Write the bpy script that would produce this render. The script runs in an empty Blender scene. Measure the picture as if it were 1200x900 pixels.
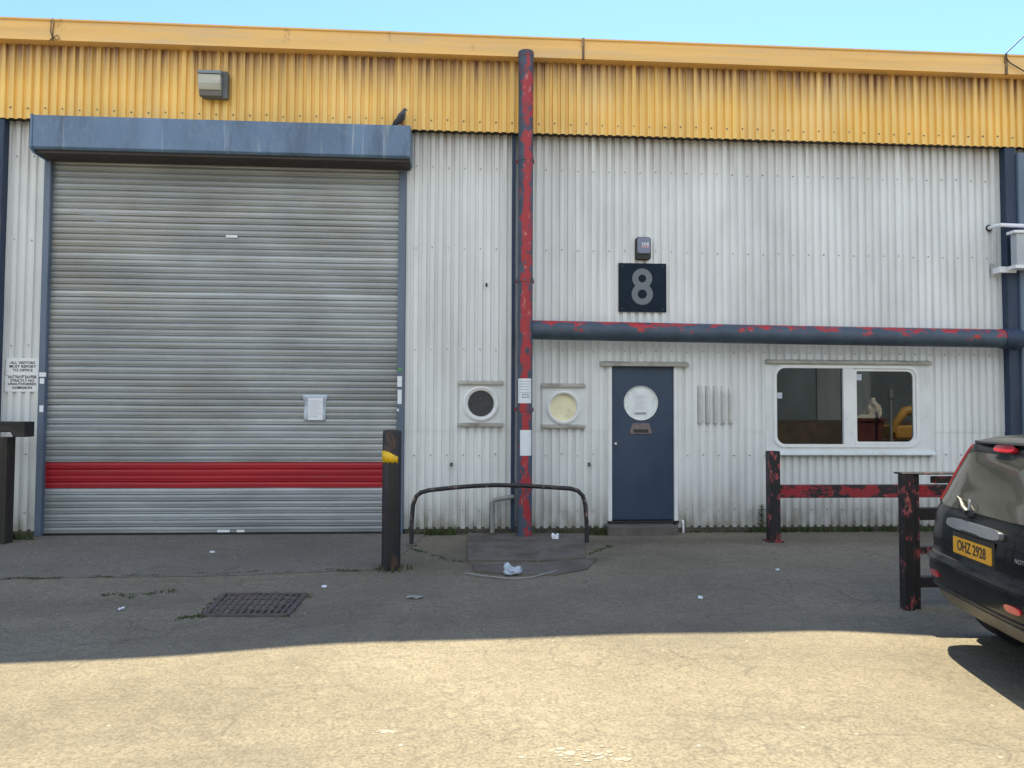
import bpy, bmesh, math, random
from mathutils import Vector, Matrix
random.seed(7)
PI = math.pi
S = bpy.context.scene
COL = S.collection

# ------------------------------------------------------------------ camera geometry (metres; wall plane at Y = D)
YAW, PITCH, ROLL, FPX, H, D = 0.0674, 0.03916, -0.00415, 900.0, 1.6, 10.36
def cam_axes():
    cy, sy, cp, sp = math.cos(YAW), math.sin(YAW), math.cos(PITCH), math.sin(PITCH)
    f = Vector((sy*cp, cy*cp, sp)); r = Vector((cy, -sy, 0)); d = -r.cross(f)
    c, s = math.cos(ROLL), math.sin(ROLL)
    return c*r+s*d, -s*r+c*d, f
AX = cam_axes()
def ray(x, y):
    return AX[2] + AX[0]*((x-600)/FPX) + AX[1]*((y-450)/FPX)
def P(x, y, off=0.0):
    v = ray(x, y); t = (D-off)/v.y
    return v.x*t, H+v.z*t
def PX(x, y, off=0.0): return P(x, y, off)[0]
def PZ(x, y, off=0.0): return P(x, y, off)[1]
def sm(a, b, x):
    t = max(0.0, min(1.0, (x-a)/(b-a))); return t*t*(3-2*t)
def gz(x, y):
    """height of the yard: falls gently towards the drain side, slightly wavy tarmac"""
    dip = -.115*sm(.9, -3.6, x)*sm(9.3, 5.6, y)
    dip -= .06*sm(2.5, 3.7, x)*sm(8.2, 5.6, y)*sm(14, 9, x)
    k = sm(10.0, 8.6, y)*sm(60, 20, abs(x))
    return dip+k*(.009*math.sin(1.35*x+.6*y)+.006*math.sin(2.9*x-1.7*y+1)+.004*math.sin(.8*x+3.3*y))
def G(x, y, z=None):
    v = ray(x, y); zz = z or 0.0
    for _ in range(6):
        t = (zz-H)/v.z; p = (v.x*t, v.y*t)
        if z is None: zz = gz(*p)
    return p

# ------------------------------------------------------------------ materials
def nodes_of(m):
    m.use_nodes = True
    nt = m.node_tree
    return nt, nt.nodes, nt.links, nt.nodes['Principled BSDF']
def ramp(N, stops, interp='LINEAR'):
    r = N.new('ShaderNodeValToRGB'); e = r.color_ramp.elements
    r.color_ramp.interpolation = interp
    e[0].position, e[0].color = stops[0][0], stops[0][1]
    e[1].position, e[1].color = stops[-1][0], stops[-1][1]
    for p, c in stops[1:-1]:
        k = e.new(p); k.color = c
    return r
def c4(c): return (c[0], c[1], c[2], 1)
def g4(v): return (v, v, v, 1)
def noise(N, L, scale, stretch=(1, 1, 1), detail=4, rough=.55, offset=(0, 0, 0), dist=0.0):
    tc = N.new('ShaderNodeTexCoord'); mp = N.new('ShaderNodeMapping')
    mp.inputs['Scale'].default_value = stretch; mp.inputs['Location'].default_value = offset
    n = N.new('ShaderNodeTexNoise'); n.inputs['Scale'].default_value = scale
    n.inputs['Detail'].default_value = detail; n.inputs['Roughness'].default_value = rough
    n.inputs['Distortion'].default_value = dist
    L.new(tc.outputs['Object'], mp.inputs['Vector']); L.new(mp.outputs[0], n.inputs['Vector'])
    return n.outputs['Fac']
def mix(N, L, fac, a, b, mode='MIX'):
    m = N.new('ShaderNodeMix'); m.data_type = 'RGBA'; m.blend_type = mode
    for sock, v in ((m.inputs['Factor'], fac), (m.inputs['A'], a), (m.inputs['B'], b)):
        pass
    ins = [i for i in m.inputs if i.enabled]
    for i, v in zip(ins, (fac, a, b)):
        if isinstance(v, (int, float)): i.default_value = v
        elif isinstance(v, tuple): i.default_value = v
        else: L.new(v, i)
    return [o for o in m.outputs if o.enabled][0]
def mathn(N, L, op, a, b=None, clamp=False):
    m = N.new('ShaderNodeMath'); m.operation = op; m.use_clamp = clamp
    for i, v in zip(m.inputs, (a, b)):
        if v is None: continue
        if isinstance(v, (int, float)): i.default_value = v
        else: L.new(v, i)
    return m.outputs[0]
def pmat(name, col, rough=.5, metal=0.0, var=.12, scale=3, stretch=(1, 1, 1), patches=(), bump=None, coat=0.0, rvar=.1, spec=.5):
    """colour with noise variation; patches = [(colour, scale, stretch, lo, hi, amount)]"""
    m = bpy.data.materials.new(name); nt, N, L, B = nodes_of(m)
    n = noise(N, L, scale, stretch)
    lo = tuple(c*(1-var) for c in col); hi = tuple(min(1, c*(1+var)) for c in col)
    r = ramp(N, [(.3, c4(lo)), (.7, c4(hi))]); L.new(n, r.inputs[0])
    out = r.outputs[0]
    for k, (pc, ps, pst, l, h, amt) in enumerate(patches):
        pn = noise(N, L, ps, pst, detail=6, rough=.62, offset=(3.1*k+1, 7.7*k, 5.3*k))
        pr = ramp(N, [(l, g4(0)), (h, g4(amt))]); L.new(pn, pr.inputs[0])
        out = mix(N, L, pr.outputs[0], out, c4(pc))
    L.new(out, B.inputs['Base Color'])
    B.inputs['Metallic'].default_value = metal
    B.inputs['Specular IOR Level'].default_value = spec
    rn = noise(N, L, scale*2.3, stretch, offset=(9, 2, 4))
    rr = ramp(N, [(.3, g4(max(0, rough-rvar))), (.7, g4(min(1, rough+rvar)))]); L.new(rn, rr.inputs[0])
    L.new(rr.outputs[0], B.inputs['Roughness'])
    if coat:
        B.inputs['Coat Weight'].default_value = coat; B.inputs['Coat Roughness'].default_value = .04
    if bump:
        bn = noise(N, L, bump[0], bump[2] if len(bump) > 2 else (1, 1, 1), offset=(1, 5, 2), detail=5)
        b = N.new('ShaderNodeBump'); b.inputs['Strength'].default_value = bump[1]; b.inputs['Distance'].default_value = .01
        L.new(bn, b.inputs['Height']); L.new(b.outputs[0], B.inputs['Normal'])
    return m

def cladding_mat(name, base, ztop, zbot, dirt_top, dirt_bot, fade, streak=.5, topspan=.7, topamt=.8, botamt=.6):
    m = bpy.data.materials.new(name); nt, N, L, B = nodes_of(m)
    tc = N.new('ShaderNodeTexCoord'); sp = N.new('ShaderNodeSeparateXYZ'); L.new(tc.outputs['Object'], sp.inputs[0])
    z = sp.outputs['Z']
    n1 = noise(N, L, 1.0, (9, 9, .5), detail=5)
    r1 = ramp(N, [(.3, c4(tuple(c*.91 for c in base))), (.55, c4(base)), (.75, c4(tuple(min(1, c*1.06) for c in base)))]); L.new(n1, r1.inputs[0])
    out = r1.outputs[0]
    # sheet by sheet tone: 0.9 m wide sheets weather differently
    wn = N.new('ShaderNodeTexWhiteNoise'); wn.noise_dimensions = '1D'
    fl = mathn(N, L, 'FLOOR', mathn(N, L, 'MULTIPLY', sp.outputs['X'], 1.09)); L.new(fl, wn.inputs['W'])
    sh = ramp(N, [(0, g4(.95)), (1, g4(1.0))]); L.new(wn.outputs['Value'], sh.inputs[0])
    out = mix(N, L, 1.0, out, sh.outputs[0], 'MULTIPLY')
    ng = noise(N, L, .7, (1.2, 1.2, .5), detail=6, rough=.6, offset=(1, 6, 3)); rg = ramp(N, [(.36, g4(.85)), (.6, g4(1.02))]); L.new(ng, rg.inputs[0])
    out = mix(N, L, 1.0, out, rg.outputs[0], 'MULTIPLY')
    # faded chalky patches
    n2 = noise(N, L, .8, (1.6, 1.6, .8), detail=5, offset=(4, 0, 2)); r2 = ramp(N, [(.52, g4(0)), (.72, g4(.45))]); L.new(n2, r2.inputs[0])
    out = mix(N, L, r2.outputs[0], out, c4(fade))
    # vertical run-off stains from the top edge
    up = N.new('ShaderNodeMapRange'); up.inputs['From Min'].default_value = ztop-topspan; up.inputs['From Max'].default_value = ztop
    L.new(z, up.inputs['Value'])
    n3 = noise(N, L, 1.0, (13, 13, .35), detail=6, rough=.65, offset=(2, 1, 0))
    t3 = mathn(N, L, 'MULTIPLY', mathn(N, L, 'POWER', up.outputs[0], 1.6), mathn(N, L, 'ADD', mathn(N, L, 'MULTIPLY', n3, 3.6), -1.05), clamp=True)
    out = mix(N, L, mathn(N, L, 'MULTIPLY', t3, topamt), out, c4(dirt_top))
    # splash dirt at the bottom edge
    lo = N.new('ShaderNodeMapRange'); lo.inputs['From Min'].default_value = zbot+.75; lo.inputs['From Max'].default_value = zbot
    L.new(z, lo.inputs['Value'])
    n4 = noise(N, L, 3.0, (2.5, 2.5, 1), detail=6, offset=(8, 1, 0))
    t4 = mathn(N, L, 'MULTIPLY', mathn(N, L, 'POWER', lo.outputs[0], 2.0), mathn(N, L, 'ADD', mathn(N, L, 'MULTIPLY', n4, 2.4), -.4), clamp=True)
    out = mix(N, L, mathn(N, L, 'MULTIPLY', t4, botamt), out, c4(dirt_bot))
    # thin long streaks
    n5 = noise(N, L, 1.0, (42, 42, .22), detail=3, offset=(5, 0, 0)); r5 = ramp(N, [(.60, g4(0)), (.74, g4(streak))]); L.new(n5, r5.inputs[0])
    out = mix(N, L, r5.outputs[0], out, c4(dirt_top))
    L.new(out, B.inputs['Base Color'])
    B.inputs['Roughness'].default_value = .42
    bn = noise(N, L, 6, (1, 1, .4)); b = N.new('ShaderNodeBump'); b.inputs['Strength'].default_value = .12; b.inputs['Distance'].default_value = .02
    L.new(bn, b.inputs['Height']); L.new(b.outputs[0], B.inputs['Normal'])
    return m

def peel_mat(name, under, over, lo, hi, scale=7, upbias=0.0, frontbias=0.0, stretch=(1, 1, .55), pale=(.55, .22, .22), palelo=.62, leftbias=0.0):
    """painted steel, top coat flaking off an older coat"""
    m = bpy.data.materials.new(name); nt, N, L, B = nodes_of(m)
    n = noise(N, L, scale, stretch, detail=8, rough=.68)
    if upbias or leftbias or frontbias:
        ge = N.new('ShaderNodeNewGeometry'); sp = N.new('ShaderNodeSeparateXYZ'); L.new(ge.outputs['Normal'], sp.inputs[0])
        if upbias: n = mathn(N, L, 'ADD', n, mathn(N, L, 'MULTIPLY', sp.outputs['Z'], upbias))
        if frontbias: n = mathn(N, L, 'ADD', n, mathn(N, L, 'MULTIPLY', mathn(N, L, 'ADD', sp.outputs['Y'], .75), -frontbias))
        if leftbias: n = mathn(N, L, 'ADD', n, mathn(N, L, 'MULTIPLY', sp.outputs['X'], leftbias))
    r = ramp(N, [(lo, g4(0)), (hi, g4(1))]); L.new(n, r.inputs[0])
    n2 = noise(N, L, 5, (1, 1, 1), offset=(3, 3, 3))
    o1 = ramp(N, [(.3, c4(tuple(c*.75 for c in over))), (.7, c4(tuple(c*1.2 for c in over)))]); L.new(n2, o1.inputs[0])
    out = mix(N, L, r.outputs[0], o1.outputs[0], c4(under))
    n3 = noise(N, L, scale*2.2, stretch, detail=5, offset=(6, 1, 2)); r3 = ramp(N, [(palelo, g4(0)), (palelo+.08, g4(.7))]); L.new(n3, r3.inputs[0])
    f = mathn(N, L, 'MULTIPLY', r3.outputs[0], r.outputs[0])
    out = mix(N, L, f, out, c4(pale))
    L.new(out, B.inputs['Base Color']); B.inputs['Roughness'].default_value = .5
    b = N.new('ShaderNodeBump'); b.inputs['Strength'].default_value = .35; b.inputs['Distance'].default_value = .004; b.invert = True
    L.new(r.outputs[0], b.inputs['Height']); L.new(b.outputs[0], B.inputs['Normal'])
    return m

def glass_mat(name, tint=(.75, .8, .8), ior=1.75, rough=0.012):
    m = bpy.data.materials.new(name); m.use_nodes = True; nt = m.node_tree; N, L = nt.nodes, nt.links
    N.clear(); o = N.new('ShaderNodeOutputMaterial'); mx = N.new('ShaderNodeMixShader')
    t = N.new('ShaderNodeBsdfTransparent'); t.inputs[0].default_value = c4(tint)
    g = N.new('ShaderNodeBsdfGlossy'); g.inputs['Roughness'].default_value = rough
    f = N.new('ShaderNodeFresnel'); f.inputs['IOR'].default_value = ior
    L.new(f.outputs[0], mx.inputs[0]); L.new(t.outputs[0], mx.inputs[1]); L.new(g.outputs[0], mx.inputs[2]); L.new(mx.outputs[0], o.inputs[0])
    return m

def ground_mat(name, cols, stain, concrete=False):
    m = bpy.data.materials.new(name); nt, N, L, B = nodes_of(m)
    a, b_, c = cols
    n1 = noise(N, L, .35, (1, 1, 1), detail=8, rough=.6)
    r1 = ramp(N, [(.3, c4(a)), (.5, c4(b_)), (.72, c4(c))]); L.new(n1, r1.inputs[0])
    out = r1.outputs[0]
    # aggregate
    n2 = noise(N, L, 55, detail=3, rough=.7); r2 = ramp(N, [(.32, g4(.62)), (.5, g4(1)), (.7, g4(1.28))]); L.new(n2, r2.inputs[0])
    out = mix(N, L, 1.0, out, r2.outputs[0], 'MULTIPLY')
    n2b = noise(N, L, 13, detail=4, rough=.65, offset=(2, 2, 0)); r2b = ramp(N, [(.3, g4(.88)), (.7, g4(1.09))])
    n2c = noise(N, L, 1.6, detail=6, rough=.6, offset=(6, 2, 0)); r2c = ramp(N, [(.35, g4(.93)), (.68, g4(1.05))]); L.new(n2c, r2c.inputs[0])
    out = mix(N, L, 1.0, out, r2c.outputs[0], 'MULTIPLY'); L.new(n2b, r2b.inputs[0])
    out = mix(N, L, 1.0, out, r2b.outputs[0], 'MULTIPLY')
    # tyre scuffs running across the yard
    n3 = noise(N, L, 1.0, (.5, 6, 1), detail=5, offset=(7, 3, 0)); r3 = ramp(N, [(.55, g4(0)), (.75, g4(.22))]); L.new(n3, r3.inputs[0])
    out = mix(N, L, r3.outputs[0], out, c4(stain))
    # oil and damp stains
    n4 = noise(N, L, .55, (1, 1.4, 1), detail=7, rough=.62, offset=(11.3, 4.1, 0)); r4 = ramp(N, [(.55, g4(0)), (.76, g4(.42))]); L.new(n4, r4.inputs[0])
    out = mix(N, L, r4.outputs[0], out, c4(stain))
    # hairline cracks
    tc = N.new('ShaderNodeTexCoord'); nz = N.new('ShaderNodeTexNoise'); nz.inputs['Scale'].default_value = 2.2; nz.inputs['Detail'].default_value = 5
    L.new(tc.outputs['Object'], nz.inputs['Vector'])
    va = N.new('ShaderNodeVectorMath'); va.operation = 'MULTIPLY_ADD'
    L.new(nz.outputs['Color'], va.inputs[0]); va.inputs[1].default_value = (.55, .55, 0); L.new(tc.outputs['Object'], va.inputs[2])
    vo = N.new('ShaderNodeTexVoronoi'); vo.feature = 'DISTANCE_TO_EDGE'; vo.inputs['Scale'].default_value = 1.7; L.new(va.outputs[0], vo.inputs['Vector'])
    cr = ramp(N, [(0, g4(.6)), (.022, g4(0))]); L.new(vo.outputs['Distance'], cr.inputs[0])
    gate = noise(N, L, .8, offset=(1, 9, 0)); gr = ramp(N, [(.45, g4(0)), (.6, g4(.75))]); L.new(gate, gr.inputs[0])
    out = mix(N, L, mathn(N, L, 'MULTIPLY', cr.outputs[0], gr.outputs[0]), out, c4(tuple(s*.7 for s in stain)))
    # crazed surface: a fine net of cracks
    vc = N.new('ShaderNodeTexVoronoi'); vc.feature = 'DISTANCE_TO_EDGE'; vc.inputs['Scale'].default_value = 6.5; L.new(va.outputs[0], vc.inputs['Vector'])
    vr = ramp(N, [(0, g4(.42)), (.06, g4(0))]); L.new(vc.outputs['Distance'], vr.inputs[0])
    g2 = noise(N, L, 1.1, offset=(5, 2, 0)); g2r = ramp(N, [(.36, g4(.15)), (.62, g4(1))]); L.new(g2, g2r.inputs[0])
    out = mix(N, L, mathn(N, L, 'MULTIPLY', vr.outputs[0], g2r.outputs[0]), out, c4(stain))
    # dark damp and oily ground around the downpipe and by the drain
    for (px, py, rx, ry, amt) in ((.55, 8.7, 1.5, 1.1, .72), (-3.0, 7.0, 1.6, .45, .35), (3.2, 9.6, 2.6, .5, .4)):
        mp = N.new('ShaderNodeMapping'); mp.vector_type = 'TEXTURE'; mp.inputs['Location'].default_value = (px, py, 0); mp.inputs['Scale'].default_value = (rx, ry, 1)
        L.new(tc.outputs['Object'], mp.inputs['Vector']); ln = N.new('ShaderNodeVectorMath'); ln.operation = 'LENGTH'; L.new(mp.outputs[0], ln.inputs[0])
        dn = noise(N, L, 2.4, detail=7, rough=.65, offset=(px, 3, 0))
        q = mathn(N, L, 'ADD', ln.outputs['Value'], mathn(N, L, 'MULTIPLY', dn, 1.6))
        dr_ = ramp(N, [(.45, g4(amt)), (.95, g4(0))]); L.new(mathn(N, L, 'MULTIPLY', q, .55), dr_.inputs[0])
        out = mix(N, L, dr_.outputs[0], out, c4((.062, .055, .04)))
    # pale specks: chips and gum
    v2 = N.new('ShaderNodeTexVoronoi'); v2.inputs['Scale'].default_value = 4.5; L.new(tc.outputs['Object'], v2.inputs['Vector'])
    sr = ramp(N, [(.03, g4(.55)), (.05, g4(0))]); L.new(v2.outputs['Distance'], sr.inputs[0])
    out = mix(N, L, sr.outputs[0], out, c4((.5, .49, .45)))
    L.new(out, B.inputs['Base Color'])
    B.inputs['Roughness'].default_value = .9; B.inputs['Specular IOR Level'].default_value = .25
    bm_ = N.new('ShaderNodeBump'); bm_.inputs['Strength'].default_value = .3; bm_.inputs['Distance'].default_value = .006
    L.new(n2, bm_.inputs['Height'])
    b2 = N.new('ShaderNodeBump'); b2.inputs['Strength'].default_value = .25; b2.inputs['Distance'].default_value = .05
    L.new(n2b, b2.inputs['Height']); L.new(bm_.outputs[0], b2.inputs['Normal']); L.new(b2.outputs[0], B.inputs['Normal'])
    return m

M = {}
M['white_clad'] = cladding_mat('white_cladding_paint', (.795, .83, .835), 5.5, .1, (.27, .225, .17), (.22, .215, .165), (.80, .84, .85), streak=.34, topspan=.9, topamt=.85, botamt=.85)
M['yellow_clad'] = cladding_mat('yellow_cladding_paint', (.97, .635, .175), 6.36, 5.2, (.19, .09, .055), (.70, .46, .14), (.92, .70, .34), streak=.38, topspan=.62, topamt=.95, botamt=.2)
M['gutter'] = pmat('faded_orange_gutter', (.84, .52, .17), .5, var=.1, scale=1, stretch=(.35, 8, 9), patches=[((.60, .47, .32), 1.0, (.8, 5, 10), .5, .68, .5), ((.75, .5, .25), 1, (1, 6, 14), .55, .7, .5), ((.2, .12, .07), 6, (1, 1, .4), .64, .74, .6)])
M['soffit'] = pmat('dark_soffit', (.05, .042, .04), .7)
M['navy'] = pmat('navy_steel_paint', (.022, .042, .085), .6, var=.2, scale=2, stretch=(3, 3, .6), patches=[((.07, .09, .12), 4, (2, 2, .6), .58, .75, .5)])
M['navy_light'] = pmat('weathered_blue_steel', (.12, .17, .24), .45, var=.15, scale=2, stretch=(3, 3, .4))
M['housing'] = pmat('blue_grey_housing_paint', (.125, .205, .325), .42, var=.18, scale=1.4, stretch=(1.2, 1, .7), patches=[((.36, .42, .47), 2, (7, 3, .35), .62, .70, .7), ((.05, .07, .10), 1.5, (3, 2, .5), .52, .72, .65), ((.20, .27, .36), 7, (2, 1, 1), .52, .7, .5)], bump=(3, .12))
M['guide'] = pmat('blue_grey_guide_paint', (.11, .15, .215), .45, var=.2, scale=2, stretch=(2, 2, .4), patches=[((.2, .23, .26), 5, (3, 3, .5), .6, .72, .5)])
M['slat'] = pmat('galvanised_slats', (.385, .42, .435), .42, metal=.4, var=.16, scale=1.0, stretch=(.35, 1, 5), patches=[((.34, .33, .29), .45, (.5, 1, 1.2), .48, .62, .6), ((.23, .25, .26), 1.2, (.7, 1, 2.2), .5, .72, .45), ((.20, .22, .24), 3, (.25, 1, 12), .55, .72, .5)], rvar=.12)
def lath_tone(m, z0, pitch, lo, hi):
    nt = m.node_tree; N, L = nt.nodes, nt.links; B = N['Principled BSDF']; src = B.inputs['Base Color'].links[0].from_socket
    tc = N.new('ShaderNodeTexCoord'); sp = N.new('ShaderNodeSeparateXYZ'); L.new(tc.outputs['Object'], sp.inputs[0])
    f = mathn(N, L, 'FLOOR', mathn(N, L, 'MULTIPLY', mathn(N, L, 'ADD', sp.outputs['Z'], -z0), 1/pitch))
    wn = N.new('ShaderNodeTexWhiteNoise'); wn.noise_dimensions = '1D'; L.new(f, wn.inputs['W'])
    r = ramp(N, [(0, g4(lo)), (.75, g4(1)), (1, g4(hi))]); L.new(wn.outputs['Value'], r.inputs[0])
    n = noise(N, L, .9, (1, 1, 1.2), detail=4, offset=(3, 0, 8)); r2 = ramp(N, [(.32, g4(.86)), (.7, g4(1.12))]); L.new(n, r2.inputs[0])
    o = mix(N, L, 1.0, mix(N, L, 1.0, src, r.outputs[0], 'MULTIPLY'), r2.outputs[0], 'MULTIPLY'); L.new(o, B.inputs['Base Color'])
lath_tone(M['slat'], .03, .0835, .88, 1.2)
M['slat_red'] = pmat('red_painted_slats', (.38, .014, .024), .42, var=.16, scale=1.0, stretch=(.5, 1, 5), patches=[((.22, .07, .07), 3.5, (.3, 1, 6), .58, .74, .6), ((.30, .02, .03), 2, (.5, 1, 5), .55, .72, .6)])
M['door'] = pmat('navy_door_paint', (.032, .060, .108), .38, var=.12, scale=2, stretch=(1, 1, .5), patches=[((.06, .09, .14), 2.5, (1, 1, .6), .58, .8, .4)])
M['frame_white'] = pmat('white_frame_paint', (.77, .80, .81), .4, var=.07, scale=3, patches=[((.30, .27, .21), 4, (1, 1, .5), .62, .76, .45)])
M['panel_white'] = pmat('white_flashing_panel', (.70, .745, .755), .45, var=.08, scale=2, patches=[((.33, .30, .24), 3, (1.5, 1, .5), .58, .76, .45)])
M['flash'] = pmat('weathered_flashing', (.42, .41, .37), .5, var=.15, scale=3, stretch=(.6, 1, 3), patches=[((.13, .11, .085), 5, (.6, 1, 2), .5, .66, .8)])
M['ring'] = pmat('polished_ring', (.72, .73, .72), .25, metal=.55, var=.06)
M['black'] = pmat('black_plastic', (.018, .019, .02), .5, var=.2)
M['rubber'] = pmat('black_rubber', (.02, .02, .02), .75, var=.2)
M['mesh_dark'] = pmat('dark_pane_grime', (.04, .044, .052), .35, var=.3, scale=20)
M['cream_pane'] = pmat('yellowed_pane', (.86, .83, .58), .3, var=.12, scale=4, patches=[((.42, .40, .25), 5, (1, 1, 1), .55, .7, .6)])
M['glass'] = glass_mat('window_glass', (.62, .68, .68), 1.85)
M['clear'] = glass_mat('porthole_glass', (.93, .95, .95), 1.5)
M['pale_pane'] = pmat('whitened_pane', (.78, .85, .88), .12, var=.08, scale=5, stretch=(5, 1, .6), patches=[((.45, .52, .54), 5, (3, 1, .7), .5, .7, .6)], rvar=.02)
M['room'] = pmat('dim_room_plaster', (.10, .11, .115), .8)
M['pipe_red'] = peel_mat('downpipe_flaking_paint', (.38, .028, .038), (.055, .076, .115), .50, .54, scale=9, leftbias=.03, frontbias=.30, palelo=.6)
M['pipe_blue'] = peel_mat('tube_flaking_paint', (.42, .03, .04), (.055, .085, .125), .585, .61, scale=9, upbias=.12, stretch=(.5, 1, 1), palelo=.62)
M['bollard'] = peel_mat('bollard_worn_paint', (.075, .038, .026), (.014, .013, .015), .55, .62, scale=7, pale=(.14, .11, .1))
M['rail_red'] = peel_mat('barrier_rail_worn_paint', (.27, .016, .026), (.016, .014, .017), .48, .53, scale=9, stretch=(.5, 1, 1), pale=(.45, .16, .16), palelo=.6)
M['post_black'] = peel_mat('barrier_post_worn_paint', (.28, .05, .055), (.014, .014, .017), .56, .59, scale=11, pale=(.45, .25, .22), palelo=.55)
M['timber_cap'] = pmat('black_cap_rail', (.016, .016, .017), .6, var=.3, patches=[((.06, .045, .04), 6, (.5, 1, 1), .58, .7, .6)])
M['hoop'] = peel_mat('hoop_worn_paint', (.24, .15, .12), (.022, .022, .026), .57, .62, scale=13, pale=(.3, .25, .22))
M['tape'] = pmat('yellow_reflective_tape', (.80, .50, .01), .45, var=.1, scale=9, patches=[((.35, .2, .02), 14, (1, 1, 1), .6, .68, .7)])
M['sign_white'] = pmat('white_sign_face', (.80, .84, .88), .4, var=.05)
M['paper'] = pmat('white_paper', (.78, .83, .88), .55, var=.05, scale=6)
M['plastic_sleeve'] = pmat('clear_sleeve', (.50, .57, .66), .2, var=.12, scale=9)
M['ink'] = pmat('dark_ink', (.03, .03, .035), .6)
M['ink_pale'] = pmat('faded_ink', (.30, .33, .38), .6)
M['ink_red'] = pmat('red_ink', (.55, .09, .1), .5)
M['sign_navy'] = pmat('navy_sign_face', (.005, .016, .032), .55, var=.15, spec=.2)
M['numeral'] = pmat('grey_numeral', (.15, .185, .205), .55, var=.06)
M['alarm'] = pmat('blue_grey_alarm_cover', (.20, .23, .33), .35, var=.08)
M['green_sticker'] = pmat('green_sticker', (.1, .3, .1), .5)
M['lamp_body'] = pmat('grey_lamp_body', (.10, .115, .115), .45, var=.2, scale=8)
M['lamp_glass'] = pmat('clouded_lamp_lens', (.46, .47, .40), .2, var=.14, scale=5, stretch=(.4, 1, 3))
M['grate'] = pmat('rusty_drain_iron', (.105, .085, .075), .65, var=.3, scale=14, bump=(30, .3))
M['pit_dark'] = pmat('dark_pit_plate', (.05, .046, .04), .95)
M['slab'] = pmat('stained_concrete_slab', (.135, .122, .10), .9, var=.15, scale=5, patches=[((.06, .045, .035), 2, (1, 1, 1), .45, .65, .75), ((.24, .235, .22), 5, (1, 1, 1), .6, .75, .5)], bump=(22, .35))
M['step'] = pmat('worn_concrete_step', (.12, .115, .10), .9, var=.2, scale=4, patches=[((.08, .075, .06), 4, (1, 1, 1), .5, .66, .6)], bump=(25, .3))
M['plinth'] = pmat('dark_concrete_plinth', (.085, .078, .062), .9, var=.3, scale=6, bump=(18, .4))  # dark concrete base colour with random variation
M['roof'] = pmat('grey_roof_sheet', (.3, .3, .3), .6)
M['galv'] = pmat('galvanised_bracket', (.55, .57, .57), .4, metal=.3, var=.1)
M['grey_sign'] = pmat('pale_grey_sign_box', (.42, .46, .50), .4, var=.06)
M['grass'] = pmat('weed_green', (.05, .085, .022), .7, var=.4, scale=8)
M['grass_dry'] = pmat('dry_moss', (.075, .075, .03), .9, var=.35, scale=12)
M['pvc'] = pmat('grey_waste_pipe', (.30, .30, .285), .5, var=.15, patches=[((.12, .11, .09), 6, (1, 1, .6), .5, .7, .6)])
M['bag'] = pmat('thin_white_plastic', (.46, .54, .62), .35, var=.12, scale=9)
M['strap'] = pmat('pale_packing_strap', (.28, .29, .27), .5)
M['white_paint_splash'] = pmat('dried_white_paint', (.31, .285, .23), .9, var=.25, scale=20)
M['cable'] = pmat('black_cable', (.03, .03, .03), .6)
M['car'] = pmat('black_car_paint', (.006, .008, .010), .25, var=.2, coat=.28, rvar=.03, spec=.2, patches=[((.04, .04, .036), 1.2, (1, 1, 1), .45, .85, .3)])
M['car_glass'] = pmat('tinted_car_glass', (.055, .056, .048), .07, var=.2, rvar=.02, coat=.6)  # tinted glass, base colour lightened to stand in for the reflected sky
M['car_plastic'] = pmat('dark_bumper_plastic', (.04, .038, .035), .45, var=.2)
M['valance'] = pmat('grey_valance_reflection', (.14, .125, .10), .45, var=.18)  # grey plastic, with the sunlit ground's reflection put into its beige colour
M['lens_red'] = pmat('red_lamp_lens', (.55, .012, .03), .12, var=.15, coat=1.0)
M['chrome'] = pmat('bright_trim', (.62, .63, .63), .18, metal=.9, var=.04)
M['garnish'] = pmat('smoky_trim', (.22, .235, .25), .2, metal=.2, var=.05, coat=.5)
M['plate'] = pmat('orange_number_plate', (.78, .40, .035), .4, var=.05)
M['rim'] = pmat('alloy_rim', (.40, .40, .41), .3, metal=.8)
M['pigeon'] = pmat('pigeon_grey', (.07, .075, .09), .7, var=.35, scale=28)
M['pigeon_dark'] = pmat('pigeon_wing_dark', (.022, .024, .03), .65, var=.3, scale=30)
M['beak'] = pmat('pigeon_beak', (.06, .05, .05), .5)
M['pink'] = pmat('pigeon_foot_pink', (.3, .09, .07), .6)
M['dark_clad'] = pmat('grey_unit_cladding', (.13, .165, .185), .7, var=.35, scale=.35, stretch=(1, 1, .5))
M['skip'] = pmat('maroon_skip_paint', (.13, .035, .032), .6, var=.3, scale=3)
M['sheet_white'] = pmat('white_sheeting', (.80, .78, .68), .6, var=.08)
M['digger'] = pmat('yellow_machine_paint', (.55, .31, .07), .45, var=.15)
M['mast'] = pmat('galvanised_pole', (.3, .32, .32), .5)

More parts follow.
